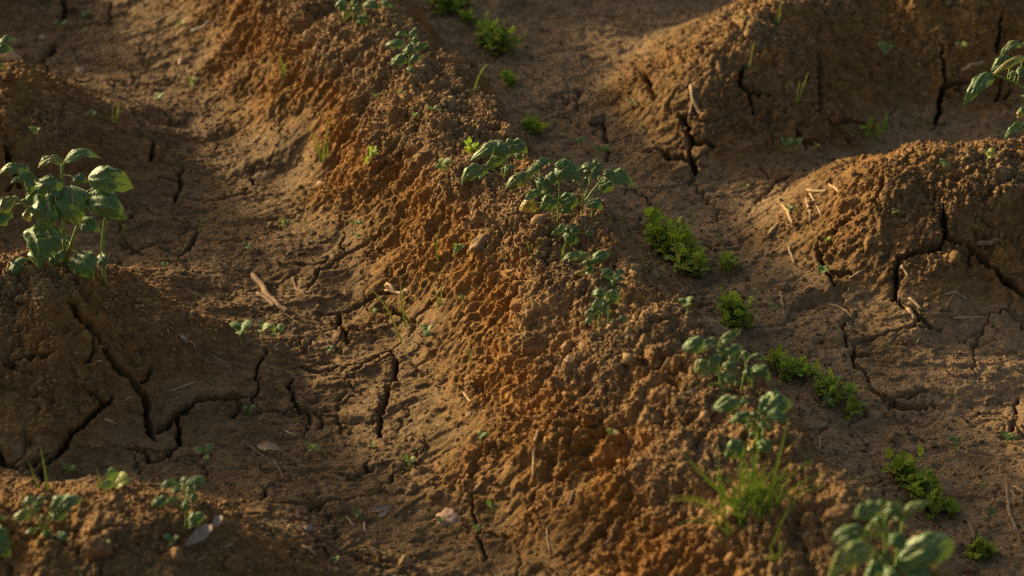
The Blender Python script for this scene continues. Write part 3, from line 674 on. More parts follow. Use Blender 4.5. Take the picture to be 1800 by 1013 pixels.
 dict(label='potato plant leaning in from the right edge, with one bright hanging leaf', stem_px=6, base=(1842,262), stems=[[(1842,258),(1832,195),(1800,152),(1746,130)],[(1834,200),(1836,130),(1812,88)]],
  leaves=[(1743,128,1693,183,24,.45,.75),(1779,102,1743,121,20,.2,.6),(1796,76,1757,97,14,.65,.5),(1801,99,1740,133,12,.75,.5),(1778,136,1783,123,9,.5,.6),(1834,110,1872,92,24,.3,.6),(1832,150,1872,172,26,.3,.7),(1790,118,1812,136,16,.2,.7),(1815,90,1800,72,14,.4,.6)]),
 dict(label='low potato shoot at the right edge, on the crest under the leaning plant', base=(1822,255), stems=[[(1822,252),(1818,230),(1808,212)]],
  leaves=[(1806,220,1765,241,14,.55,.5),(1797,206,1789,195,11,.9,.7),(1806,192,1789,194,8,.4,.5),(1812,212,1840,206,14,.3,.6)]),
 dict(label='yellowish upright seedling with narrow leaves at the left end of the right crest', base=(1532,243), stems=[[(1532,242),(1530,232),(1532,222)],[(1546,240),(1550,228)]], stem_px=3,
  leaves=[(1527,228,1534,205,9,.75,.6),(1539,240,1546,214,9,.8,.7),(1549,236,1560,195,7,.6,.6),(1512,232,1488,233,8,.6,.5),(1530,232,1518,238,7,.5,.5)], mat=M_WEED, group='none', cat='seedling', name='weed_seedling'),
]
for k, p in enumerate(PLANTS):
    kw = {q: p[q] for q in ('mat', 'stem_px', 'group', 'cat', 'name') if q in p}
    if kw.get('group') == 'none': kw['group'] = None
    leafy_plant(p['base'], p['stems'], p['leaves'], p['label'], seed=k + 1, **kw)

# ---------------------------------------------------------------- bright green weeds and grass
def weed_clump(path, spread, hpx, nst, leafpx, label, name='weed_clump', slim=0.34, seed=0, group='bright green weed clumps along the middle row', cat='weed', tone=(.25, .95), up=0.0):
    rr = random.Random(900 + seed)
    if up: path = [(u + 37 * up / .04, v - 5 * up / .04) for u, v in path]
    c = ground_at(*path[len(path) // 2]); c[0] -= .87 * up; c[1] -= .5 * up; c[2] = float(ground_z(c[0], c[1])[0]); root = empty(name, c); tag(root, label, cat, group)
    fol = MB(); stm = MB()
    pts = [ground_at(*p) - np.array([.87 * up, .5 * up, 0]) for p in path]
    cum = [0]
    for a, b in zip(pts[:-1], pts[1:]): cum.append(cum[-1] + np.linalg.norm(b - a))
    for k in range(int(nst * .55)):
        if len(pts) == 1: q = pts[0].copy()
        else:
            d = rr.uniform(0, cum[-1]); i = max(j for j in range(len(cum) - 1) if cum[j] <= d); t = (d - cum[i]) / (cum[i + 1] - cum[i]); q = pts[i] * (1 - t) + pts[i + 1] * t
        sc = px_scale(q)
        q[0] += rr.gauss(0, spread * .55) * sc; q[1] += rr.gauss(0, spread * .65) * sc
        q[2] = float(ground_z(q[0], q[1])[0])
        dirx = (q - c); lean = np.array([rr.gauss(0, .28) + dirx[0] * 2.2, rr.gauss(0, .28) + dirx[1] * 2.2, 1.0]); lean /= np.linalg.norm(lean)
        h = hpx * sc * rr.uniform(0.3, 1.2)
        top = q + lean * h; bend = bez(q - lean * .006, q + np.array([0, 0, h * .6]), top, 5)
        tube(stm, [p - c for p in bend], [0.0011, 0.001, 0.0009, 0.0008, 0.0006], 5)
        nl = rr.randint(4, 7); L0 = leafpx * 1.55 * sc
        az = rr.uniform(0, 6.28)
        for l in range(nl):
            t = 0.35 + 0.65 * (l + 1) / nl; b0 = bend[min(int(t * 4), 4)]
            az += 2.4; el = rr.uniform(0.1, 0.9) if l < nl - 1 else 1.2
            d = np.array([math.cos(az) * math.cos(el), math.sin(az) * math.cos(el), math.sin(el)]); L = L0 * rr.uniform(.6, 1.25)
            nn = np.array([-d[0] * .4, -d[1] * .4, 1.0])
            leaf_mesh(fol, b0 - c, b0 + d * L - c, L * slim * rr.uniform(.8, 1.15), nn, arch=rr.uniform(.0, .2), curl=.1, fold=.35, ripple=0.03, rows=6, cols=5, tone=rr.uniform(*tone), seed=k * 9 + l)
    fol.build('foliage', M_WEED, root); stm.build('stem', M_STEM, root)
    return root
weed_clump([(1150,400),(1188,428),(1226,462)], 20, 42, 95, 15, 'largest bright green weed clump, on the right flank below the potato cluster', up=.07, seed=1)
weed_clump([(1294,548),(1308,556)], 20, 44, 60, 13, 'dense rounded green weed clump in the right furrow, above the tan clod', up=.07, seed=2)
weed_clump([(1362,622),(1400,640),(1428,652)], 17, 24, 34, 15, 'low spreading weed mat right of the dark seedling, upper part of the strip', up=.07, slim=.24, seed=3)
weed_clump([(1444,662),(1478,684),(1518,698)], 18, 22, 38, 14, 'yellowish low weed mat at the lower end of the strip on the right flank', up=.07, slim=.24, seed=4, tone=(.4,.95))
weed_clump([(1592,812),(1624,842),(1658,868)], 17, 40, 85, 14, 'bright green weed clump near the bottom right, above the corner potato plant', up=.07, seed=5)
weed_clump([(1712,974),(1734,978)], 9, 20, 20, 14, 'small weed rosette by the round clod at the bottom right', seed=6)
weed_clump([(772,12),(796,20)], 20, 30, 55, 12, 'blurred dark green weed clump at the top edge beside the far crest', seed=7)
weed_clump([(846,66),(868,84),(884,100)], 13, 32, 62, 12, 'blurred bright weed clump on the far right flank below the top one', seed=8)
weed_clump([(820,46),(826,52)], 5, 18, 9, 10, 'tiny yellow-green weed tuft between the two far blurred clumps', seed=9)
weed_clump([(898,148),(903,152)], 5, 18, 10, 12, 'little bright weed tuft on the right flank left of the far furrow', seed=10)
weed_clump([(928,226),(944,240)], 8, 16, 16, 12, 'sparse weed sprig on the far side of the crest above the potato cluster', seed=11)
weed_clump([(1270,488),(1280,474)], 8, 26, 14, 12, 'thin straggling weed between the two densest clumps on the right', seed=12, slim=.3)
weed_clump([(1668,886),(1674,900)], 6, 18, 9, 12, 'small trailing weed just below the bottom right weed clump', seed=13)
weed_clump([(648,276),(660,288)], 14, 9, 9, 8, 'dull weed sprig on the orange flank left of the potato cluster', seed=14, tone=(.1,.4))
weed_clump([(834,268)], 5, 16, 8, 11, 'small green sprig at the left tip of the potato cluster', seed=15)

def blade(mb, p0, p1, p2, w, tone, seg=9):
    pts = bez(p0, p1, p2, seg); V = []; F = []; U = []
    for i, p in enumerate(pts):
        t = i / (seg - 1); d = pts[min(i + 1, seg - 1)] - pts[max(i - 1, 0)]; d /= np.linalg.norm(d) + 1e-9
        s = np.cross(d, np.array([0.2, 0.9, 0.35])); s /= np.linalg.norm(s) + 1e-9; n = np.cross(s, d)
        ww = w * (0.75 + 0.5 * t) * (1 - t ** 2.2) + 0.00015
        V += [p - s * ww + n * ww * .35, p, p + s * ww + n * ww * .35]; U += [(0.1, t), (0.5, t), (0.9, t)]
    for i in range(seg - 1):
        for j in (0, 1):
            k = i * 3 + j; F.append((k, k + 1, k + 4, k + 3))
    mb.add(V, F, U, [min(1, tone + 0.35 * (i // 3) / seg) for i in range(len(V))])

def grass(blades, label, w=2.2, name='grass_sprig', tone=.35, seed=0, group='thin grass sprigs', cat='grass'):
    rr = random.Random(1300 + seed)
    g = ground_at(*blades[0][0]); root = empty(name, g); tag(root, label, cat, group)
    for b in blades:
        q = ground_at(*b[0]) if math.hypot(b[0][0] - blades[0][0][0], b[0][1] - blades[0][0][1]) > 6 else g
        sc = px_scale(q); tip = at_y(b[-1][0], b[-1][1], q[1] + rr.uniform(-.015, .015))
        mid = at_y(b[1][0], b[1][1], q[1]) * 2 - (q + tip) / 2 if len(b) == 3 else (q + tip) / 2 + np.array([0, 0, .2 * np.linalg.norm(tip - q)])
        m = MB(); blade(m, q - g - np.array([0, 0, .005]), mid - g, tip - g, w * .5 * sc, tone + rr.uniform(-.1, .25)); m.build('blade', M_GRASS, root)
    return root
grass([[(720,595),(672,530),(630,508)],[(714,580),(706,530),(705,488)]], 'pair of yellow-green grass blades over the crack in the left furrow', w=4.5, tone=.6, seed=1)
grass([[(771,462),(767,425),(778,394)]], 'single curved grass blade on the orange flank left of the grey clod', w=4, tone=.5, seed=2)
grass([[(771,548),(768,522),(760,500)],[(773,548),(775,522),(776,496)]], 'short V-shaped grass sprig right of the yellow-green pair', w=4, tone=.4, seed=3)
grass([[(566,292),(556,258),(544,222)],[(568,292),(570,255),(582,206)],[(562,290),(562,270),(556,240)],[(570,290),(575,265),(572,245)]], 'blurred grass tuft on the far orange flank', w=4.5, tone=.5, seed=4)
grass([[(500,142),(496,118),(489,92)],[(499,140),(500,122),(504,108)]], 'short blurred grass blades high on the far flank at the top', w=5, tone=.6, seed=5)
grass([[(828,156),(842,132),(858,112)],[(832,150),(842,138),(848,118)]], 'slanting grass sprig on the far crest right of the single seedling', w=4, tone=.5, seed=6)
grass([[(84,862),(78,825),(70,782)],[(68,862),(58,832),(44,800)]], 'two tall thin grass stalks behind the bottom left seedling', w=4, tone=.3, seed=7)
grass([[(990,458),(990,442),(993,426)],[(986,458),(988,446),(989,436)]], 'bright pointed grass shoot left of the small seedling below the cluster', w=5, tone=.4, seed=8)
grass([[(934,444),(928,432),(925,420)],[(930,444),(934,434),(938,428)],[(940,446),(944,436),(951,432)]], 'tiny grass sprig at the back of the pale lit rim', w=3, tone=.5, seed=9)
grass([[(1612,222),(1611,204),(1606,184)]], 'single dry grass blade on the right crest, before the dark far mound', w=3, tone=.8, seed=10)
grass([[(1628,226),(1632,210),(1641,194)]], 'single slanted grass blade on the right crest, near the dry one', w=3.5, tone=.5, seed=11)
grass([[(1368,40),(1370,20),(1376,-4)]], 'blurred upright grass blade at the top edge on the far right mound', w=4, tone=.5, seed=12)
grass([[(1398,182),(1402,160),(1406,140)],[(1400,182),(1410,155),(1422,125)]], 'blurred thin grass sprig on the face of the far right mound', w=3.2, tone=.5, seed=13)
grass([[(1316,122),(1320,100),(1326,72)]], 'faint grass blade between cracks on the far right mound', w=3.2, tone=.6, seed=14)
grass([[(215,420),(216,402),(208,384)],[(217,418),(219,400),(222,392)]], 'thin grass blade right of the largest potato plant', w=3.5, tone=.6, seed=15)
grass([[(830,645),(827,625),(822,606)]], 'faint grass blade on the brown slope below the pale rim', w=3, tone=.6, seed=16)
grass([[(350,408),(353,390),(352,366)]], 'thin grass blade in the far part of the left furrow', w=4, tone=.6, seed=17)
grass([[(378,480),(377,465),(374,448)]], 'short grass blade near the crack right of the largest potato plant', w=3.5, tone=.5, seed=18)
grass([[(200,220),(198,205),(198,190)],[(202,222),(206,200),(208,182)]], 'blurred grass sprig in the far left furrow beside the dark mound', w=5, tone=.6, seed=19)
grass([[(190,865),(178,850),(170,826)]], 'brownish grass blade behind the lower left mound', w=3, tone=.9, seed=20)

# the big grass tuft at lower right
def tuft():
    rr = random.Random(4242)
    g = ground_at(1312, 918); root = empty('grass_tuft', g); tag(root, 'thick green grass tuft in front of the seedling with the yellow leaf', 'grass')
    fixed = [((1300,905),(1232,830),(1192,788),6),((1302,900),(1240,850),(1206,802),6),((1290,905),(1262,850),(1256,824),7),((1318,908),(1308,850),(1304,818),6),((1330,905),(1336,850),(1346,808),8),((1322,905),(1326,870),(1324,838),6),
             ((1340,905),(1366,850),(1392,806),6),((1350,900),(1400,838),(1462,830),6),((1352,900),(1410,856),(1450,858),4),((1300,910),(1240,896),(1184,872),3),((1310,925),(1312,950),(1304,962),4),((1350,960),(1366,935),(1392,880),5),((1290,925),(1230,900),(1186,925),5),((1350,880),(1362,830),(1388,730),6),((1330,900),(1312,850),(1306,790),4)]
    sc = px_scale(g)
    items = [(np.array(b), m, t, w) for b, m, t, w in fixed]
    for k in range(42):
        b = (rr.gauss(1316, 30), rr.gauss(912, 12)); ang = rr.gauss(0, .55) + (b[0] - 1316) * 0.010; L = rr.uniform(55, 125)
        t = (b[0] + math.sin(ang) * L, b[1] - math.cos(ang) * L); m = (b[0] + math.sin(ang * .4) * L * .6, b[1] - math.cos(ang * .4) * L * .6)
        if k % 4 == 0: t = (t[0] + rr.uniform(-40, 40), t[1] + rr.uniform(15, 50))       # bent over
        items.append((np.array(b), m, t, rr.uniform(4, 8)))
    for b, m, t, w in items:
        q = ground_at(*b); y = q[1]; T = at_y(t[0], t[1], y + rr.uniform(-.04, .03)); Mp = at_y(m[0], m[1], y + rr.uniform(-.015, .015))
        mb = MB(); blade(mb, q - g - np.array([0, 0, .004]), Mp - g, T - g, w * .5 * sc, (rr.uniform(.0, .45) if rr.random() < .88 else .9), 10); mb.build('blade', M_GRASS, root)
tuft()
grass([[(1362,992),(1358,975),(1352,958)],[(1360,990),(1350,980),(1344,984)],[(1364,990),(1372,965),(1368,945)]], 'yellow-green grass sprig at the bottom edge below the grass tuft', w=8, tone=.6, seed=21)

# tiny sprouts: two or three round seed leaves on a thread of stem
def sprout(u, v, h, n, lpx, label, tone=.4, seed=0, spread=1.0):
    rr = random.Random(2000 + seed); g = ground_at(u, v); sc = px_scale(g)
    root = empty('weed_sprout', g); tag(root, label, 'sprout', 'tiny weed sprouts')
    st = MB(); top = np.array([rr.uniform(-.2, .2) * h * sc, rr.uniform(-.1, .1) * h * sc, h * sc * .9])
    tube(st, bez((0, 0, -.004), (0, 0, h * sc * .5), top, 5), [.0010, .0009, .0008, .0008, .0006], 5); st.build('stem', M_STEM, root)
    az = rr.uniform(-.5, .5)
    for k in range(n):
        el = rr.uniform(.05, .8); d = np.array([math.cos(az) * math.cos(el), math.sin(az) * math.cos(el) - .15, math.sin(el)]); L = lpx * sc * rr.uniform(.75, 1.2)
        b = top * (1 - 0.22 * (k // 2)); m = MB()
        leaf_mesh(m, b, b + d * L, L * .36 * rr.uniform(.8, 1.2), np.array([-d[0] * .3, -.45, 1.0]), arch=rr.uniform(.05, .2), curl=.2, fold=.3, ripple=.04, rows=8, cols=5, tone=min(1, tone + rr.uniform(-.2, .3)), seed=seed * 7 + k)
        m.build('leaf', M_SPROUT, root); az += 3.14159 / (1 if n == 2 else 1.35) + rr.uniform(-.4, .4)
    return root
SPROUTS = [
 (424,612,38,4,26,'broad-leaved green weed sprout in the left furrow by the brown root'),(462,606,24,3,18,'small weed sprout just right of the broad-leaved one in the left furrow'),(484,612,26,3,18,'pale-tipped weed sprout, third from the broad-leaved one, in the left furrow'),
 (582,620,12,3,11,'tiny whitish sprout by the short crack in the left furrow'),(655,556,8,3,10,'dark tiny sprout left of the yellow-green grass pair'),(752,596,18,3,18,'bright sprout beside the crack right of the yellow-green grass pair'),
 (440,735,16,2,14,'round-leaved sprout on the crack below the left mound'),(366,820,30,3,20,'upright sprout on the cracked mud at lower left'),(542,806,26,4,18,'leafy sprout right of the pale dry leaf at lower left'),(655,795,8,3,9,'tiny sprout in the furrow below the tall dark crack'),
 (720,824,14,2,18,'two-leaved sprout with one white leaf in the lower furrow'),(845,775,28,3,18,'sprout on the lower flank of the middle row above the foot crevice'),(866,902,18,2,12,'bright bud-like sprout in the gully near the flat pale stone'),(775,928,10,4,11,'small sprout touching the flat pale stone'),
 (630,910,14,3,11,'tiny sprout beside the grey litter bits at the bottom'),(838,945,12,3,11,'whitish sprout in the foot crevice at the bottom'),(590,990,10,3,12,'blurred sprout at the bottom edge left of the yellowish clod'),(205,862,26,4,30,'bright round-leaved weed sprout at lower left behind the mound edge'),
 (302,948,14,3,20,'small round-leaved sprout below the leggy seedling'),(120,835,14,4,14,'grey-green sprout at the lower left behind the grass stalks'),(190,985,34,3,10,'thin sprout at the bottom left beside the big clod'),
 (624,408,16,2,12,'pale bud-like sprout low on the brown flank'),(628,430,10,2,8,'tiny sprout just below the pale bud-like one'),(500,395,12,3,12,'yellow-green sprout at the foot of the far flank'),(436,446,10,3,12,'small sprout in the middle of the left furrow'),(292,472,8,2,9,'tiny pale sprout right of the largest potato plant'),
 (68,252,18,3,16,'blue-green sprout on the dark mound at upper left'),(165,212,14,3,12,'blurred sprout right of the dark mound nose at upper left'),(280,185,16,3,13,'blurred sprout in the far left furrow'),(338,158,16,3,11,'blurred sprout at the foot of the far flank, upper left'),(112,60,16,2,14,'blurred pale sprout by the far crack at upper left'),
 (150,30,10,3,12,'blurred sprout near the top edge at upper left'),(320,55,10,2,11,'blurred sprout beside the pale stick at the top'),(570,100,14,2,10,'yellowish sprout on the far crest left of the single seedling'),(664,172,14,2,10,'sprout on the crest above the dull flank sprig'),(700,168,14,2,9,'sprout right of its twin on the far crest'),
 (728,196,12,2,11,'light green sprout on the far crest toward the potato cluster'),(763,190,8,2,12,'pale flat sprout on the far crest, right of the light green one'),(782,308,26,4,20,'bright leafy sprout just left of the potato cluster'),(1056,275,14,2,18,'rounded sprout on the flank behind the potato cluster'),(1022,262,16,2,12,'blurred sprout right behind the potato cluster top'),
 (1210,566,34,3,20,'tall sprout on the crest above the tan clod'),(1378,272,26,4,16,'sprout pair in the furrow at the foot of the far right mound'),(1398,276,22,3,14,'second sprout in the furrow right of the sprout pair'),(1430,278,18,2,10,'thin sprout in the furrow left of the right crest'),(1440,500,28,5,15,'leafy sprout beside the crack on the right slope'),
 (1360,565,24,3,14,'sprout at the right furrow edge right of the round weed clump'),(1452,428,10,2,10,'small sprout at the top of the right slope crack'),(1388,380,10,2,12,'tiny sprout among the straw at the nose of the right row'),(1572,380,8,3,9,'tiny sprout on the orange face of the right row'),(1735,290,24,3,14,'bright sprout on the crumbly top of the right row'),
 (1660,300,18,3,12,'small sprout on the right crest above the dark slit crack'),(1555,100,18,3,20,'blurred round-leaved sprout on the far right mound'),(1690,90,12,2,12,'blurred sprout in shadow right of the far mound crack'),(1678,800,28,3,17,'tall round-headed sprout right of the bottom right weed clump'),(1770,780,12,4,18,'pale sprout at the right edge by the crack'),
 (1726,860,10,2,12,'small sprout on the mud left of the forked straw at lower right'),(1740,905,12,3,12,'yellowish sprout on the mud above the weed rosette'),(1455,722,16,4,14,'dark little sprout on the right flank below the weed mat'),(1312,345,12,2,8,'thin sprout in the middle of the right furrow'),(1265,432,16,2,10,'sprout left of the dark clod in the right furrow'),
 (1110,185,12,2,10,'blurred sprout on the far right mound nose'),(1075,770,10,3,12,'dark tiny sprout on the lower crest'),(800,445,18,3,14,'small sprig on the flank left of the grey clod'),(845,385,8,2,8,'tiny dark sprout on the crest above the grey clod'),(812,520,14,3,12,'dark sprig on the flank below the pale rim'),
]
for k, s in enumerate(SPROUTS): sprout(*s, seed=k, tone=(.3, .5, .65)[k % 3])
# ---------------------------------------------------------------- twigs, straw, stones, dry leaves
def twig(paths, rpx, label, mat=None, name='straw_bit', cat='straw', group='dry straw bits on the mud', seed=0):
    rr = random.Random(3000 + seed); mat = mat or M_STRAW
    g = ground_at(*paths[0][0]); mb = MB()
    for pi, path in enumerate(paths):
        P3 = [ground_at(*p) for p in path]; r = rpx * .46 * px_scale(g) * (1 if pi == 0 else .7)
        pts = []
        for a, b in zip(P3[:-1], P3[1:]):
            for t in np.linspace(0, 1, 6)[:-1]: pts.append(a * (1 - t) + b * t)
        pts.append(P3[-1]); out = []
        for i, p in enumerate(pts):
            q = p.copy(); q[0] += rr.uniform(-.3, .3) * r; q[1] += rr.uniform(-.3, .3) * r
            q[2] = float(ground_z(q[0], q[1])[0]); out.append(q)
        zs = np.array([q[2] for q in out]); k = np.ones(5) / 5; zz = np.convolve(np.pad(zs, 2, 'edge'), k, 'valid')
        for q, z, z0 in zip(out, zz, zs): q[2] = max(z, z0 - .3 * r) + r * .45
        tube(mb, [q - g for q in out], [r * rr.uniform(.8, 1.15) * (1 if 0 < i < len(out) - 1 else .6) for i in range(len(out))], 7, rough=.12)
    o = mb.build(name, mat, None); o.location = tuple(map(float, g)); tag(o, label, cat, group); return o
k = 0
for args in [
 ([[(444,482),(462,508),(468,522),(486,540),(506,556)],[(452,520),(470,532),(484,546)]], 12, 'thick brown forked root lying in the left furrow', M_ROOT, 'root', 'root', None),
 ([[(515,490),(521,508),(536,520)]], 5, 'short bent brown root right of the thick forked root', M_ROOT, 'root', 'root', None),
 ([[(676,496),(698,510),(720,515)],[(676,508),(696,512)]], 7, 'pale split stick in the left furrow behind the grass pair', M_STRAW, 'stick', 'stick', None),
 ([[(1214,155),(1218,184),(1236,206)],[(1218,184),(1211,206)]], 7, 'pale forked twig on the far right mound', M_STRAW, 'stick', 'stick', None),
 ([[(336,56),(372,34)]], 9, 'blurred pale stick on the far flank at the top', M_GREYBIT, 'stick', 'stick', None),
 ([[(1712,420),(1762,421)]], 11, 'thick brown stick on the slope of the right row', M_ROOT, 'stick', 'stick', None),
 ([[(1675,562),(1736,563)]], 5, 'long straight pale straw lying level in the right furrow'),([[(1456,530),(1480,540),(1500,561)]], 5, 'bent straw in the middle of the right furrow'),([[(1597,530),(1620,554)]], 5, 'slanted straw at the lower end of the right row crack'),
 ([[(1589,541),(1598,555),(1608,569)]], 8, 'broad flat straw flake under the right row crack'),([[(1371,516),(1377,544)]], 6, 'short stubby straw near the round weed clump'),([[(1676,521),(1660,549)]], 3, 'thin upright straw on the right furrow edge'),([[(1660,524),(1680,520),(1700,528)]], 4, 'arched thin straw at the foot of the right row'),
 ([[(1581,455),(1586,470),(1598,488)]], 5, 'pale curved straw beside the right row crack'),([[(1492,496),(1518,473)]], 5, 'slanted straw left of the right row crack'),([[(1386,438),(1397,467)]], 6, 'orange straw by the crack at the nose of the right row'),([[(1374,364),(1384,375),(1393,400)]], 6, 'leftmost bent straw at the nose of the right row'),
 ([[(1416,350),(1426,384)]], 6, 'upright straw in the middle of the right row nose'),([[(1423,342),(1446,375)]], 4, 'thin straw crossing beside the upright one at the nose'),([[(1658,342),(1654,380)]], 3, 'thin grey straw above the dark slit crack'),([[(1457,322),(1478,334)]], 5, 'topmost straw on the nose of the right row'),
 ([[(1418,336),(1456,330)]], 6, 'level straw on the nose of the right row'),([[(1350,414),(1371,394)]], 8, 'thick short straw left of the nose of the right row'),
 ([[(1768,858),(1773,895),(1788,936)]], 7, 'longest straw at lower right, kinked downward'),([[(1779,860),(1803,875)]], 7, 'thick straw at the lower right edge'),([[(1775,867),(1788,884)]], 4, 'thin straw between the two thick ones at lower right'),([[(1671,876),(1685,894)]], 5, 'straw at the foot of the bottom right weed clump'),
 ([[(1701,914),(1712,953)]], 5, 'straw hanging above the weed rosette at lower right'),([[(1724,745),(1802,738)]], 4, 'long thin straw at the right edge under the crack'),([[(1690,128),(1730,106)]], 8, 'blurred brown stick behind the bright hanging leaf'),
 ([[(300,693),(346,680)]], 4, 'long pale straw on the slope of the left mound'),([[(155,635),(181,636)]], 4, 'short level straw left of the deep crack on the left mound'),([[(182,738),(204,744)]], 6, 'plump pale straw on the left mound below the side crack'),([[(219,711),(234,701)]], 3, 'tiny slanted straw beside the deep crack'),
 ([[(530,958),(557,979)]], 6, 'pale straw at the bottom edge on the lower mound'),([[(608,905),(624,923)]], 4, 'slanted straw left of the grey litter bits'),([[(640,912),(642,936)]], 4, 'upright straw under the grey litter bits'),([[(832,864),(848,850)]], 6, 'brown straw at the foot of the middle row'),
 ([[(425,776),(452,795),(482,812),(502,847)]], 5, 'long trailing brown rootlet below the dry leaf', M_ROOT, 'root', 'root', None),([[(335,986),(410,958)]], 4, 'long pale straw at bottom left below the dry leaves'),
 ([[(946,768),(939,800),(937,842)]], 6, 'pale root hanging on the lower left flank of the middle row', M_STRAW, 'root', 'root', None),([[(1086,910),(1075,940),(1036,982)]], 6, 'long curved root at the bottom of the middle row', M_ROOT, 'root', 'root', None),([[(1012,858),(992,908)]], 6, 'root half buried on the lower flank', M_ROOT, 'root', 'root', None),
 ([[(1002,722),(1048,674)]], 5, 'slanted brown root on the crumbly crest', M_ROOT, 'root', 'root', None),([[(815,688),(829,709)]], 4, 'short pale straw on the brown slope of the middle row'),([[(1064,672),(1102,679)]], 4, 'level straw on the crumbly lower crest'),([[(588,654),(600,655)]], 3, 'tiny straw by the long crack under the grass pair'),
 ([[(1440,770),(1442,792)]], 4, 'pale stub of straw right of the seedling with the yellow leaf'),([[(960,835),(966,980)]][:1] and [[(960,930),(966,980)]], 4, 'thin orange straw at the bottom of the lower flank'),([[(500,760),(520,772)]], 4, 'short straw on the lower left mud'),([[(395,640),(372,620)]], 3, 'thin straw beside the curled grey flakes'),
]:
    k += 1; kw = {}
    if len(args) > 3: kw = dict(mat=args[3], name=args[4], cat=args[5], group=args[6])
    twig(args[0], args[1], args[2], seed=k, **kw)

def stone(u, v, wpx, hpx, label, mat, name='clod', cat='clod', seed=0, deep=None, flat=False, group=None):
    rr = random.Random(5000 + seed); g = ground_at(u, v + hpx * .35); sc = px_scale(g)
    a = wpx * .5 * sc; h = hpx * .5 * sc * (1.0 if not flat else .75); b = (deep or .8) * a
    o1, o2, o3 = rr.uniform(0, 99), rr.uniform(0, 99), rr.uniform(0, 99)
    V = S3_V.copy()
    for ax in range(7):                                        # knock facets off it
        d = np.array([rr.gauss(0, 1), rr.gauss(0, 1), rr.gauss(0, 1)]); d /= np.linalg.norm(d); lim = rr.uniform(.62, .9)
        over = np.maximum(V @ d - lim, 0); V = V - over[:, None] * d[None] * .85
    nz = gnoise(V[:, 0] * 2.2 + o1, V[:, 1] * 2.2 + V[:, 2] * 1.7 + o2, 1) * .20 + gnoise(V[:, 0] * 6 + o3, V[:, 1] * 6 - V[:, 2] * 5 + o1, 2) * .13 + gnoise(V[:, 0] * 14 + o3, V[:, 2] * 13 + V[:, 1] * 9, 3) * .07
    V = V * (1 + nz)[:, None] * np.array([a, b, h])
    th = rr.uniform(-.3, .3); R = np.array([[math.cos(th), -math.sin(th), 0], [math.sin(th), math.cos(th), 0], [0, 0, 1]]); V = V @ R.T
    n = ground_normal(g[0], g[1]); q = Vector((0, 0, 1)).rotation_difference(Vector(n)); q = Quaternion().slerp(q, .7); V = np.array([q @ Vector(p) for p in V])
    V[:, 2] += h * .12
    mb = MB(); mb.add(V, S3_F.tolist(), None, .5); o = mb.build(name, mat, None); o.location = tuple(map(float, g)); tag(o, label, cat, group); return o
M_CLOD = plain_material('earth_clod', (.10,.054,.021), (.22,.125,.05), 90, .92, .8, .15)
M_TANCLOD = plain_material('tan_clod', (.20,.125,.052), (.33,.215,.10), 80, .92, .8, .15)
M_GREYCLOD = plain_material('grey_clod', (.15,.095,.045), (.28,.185,.095), 80, .92, .8, .15)
M_PALESTONE = plain_material('pale_stone', (.32,.17,.09), (.50,.32,.21), 60, .75, .6, .25)
M_DARKCLOD = plain_material('dark_clod', (.10,.060,.032), (.18,.11,.06), 90, .92, .8, .15)
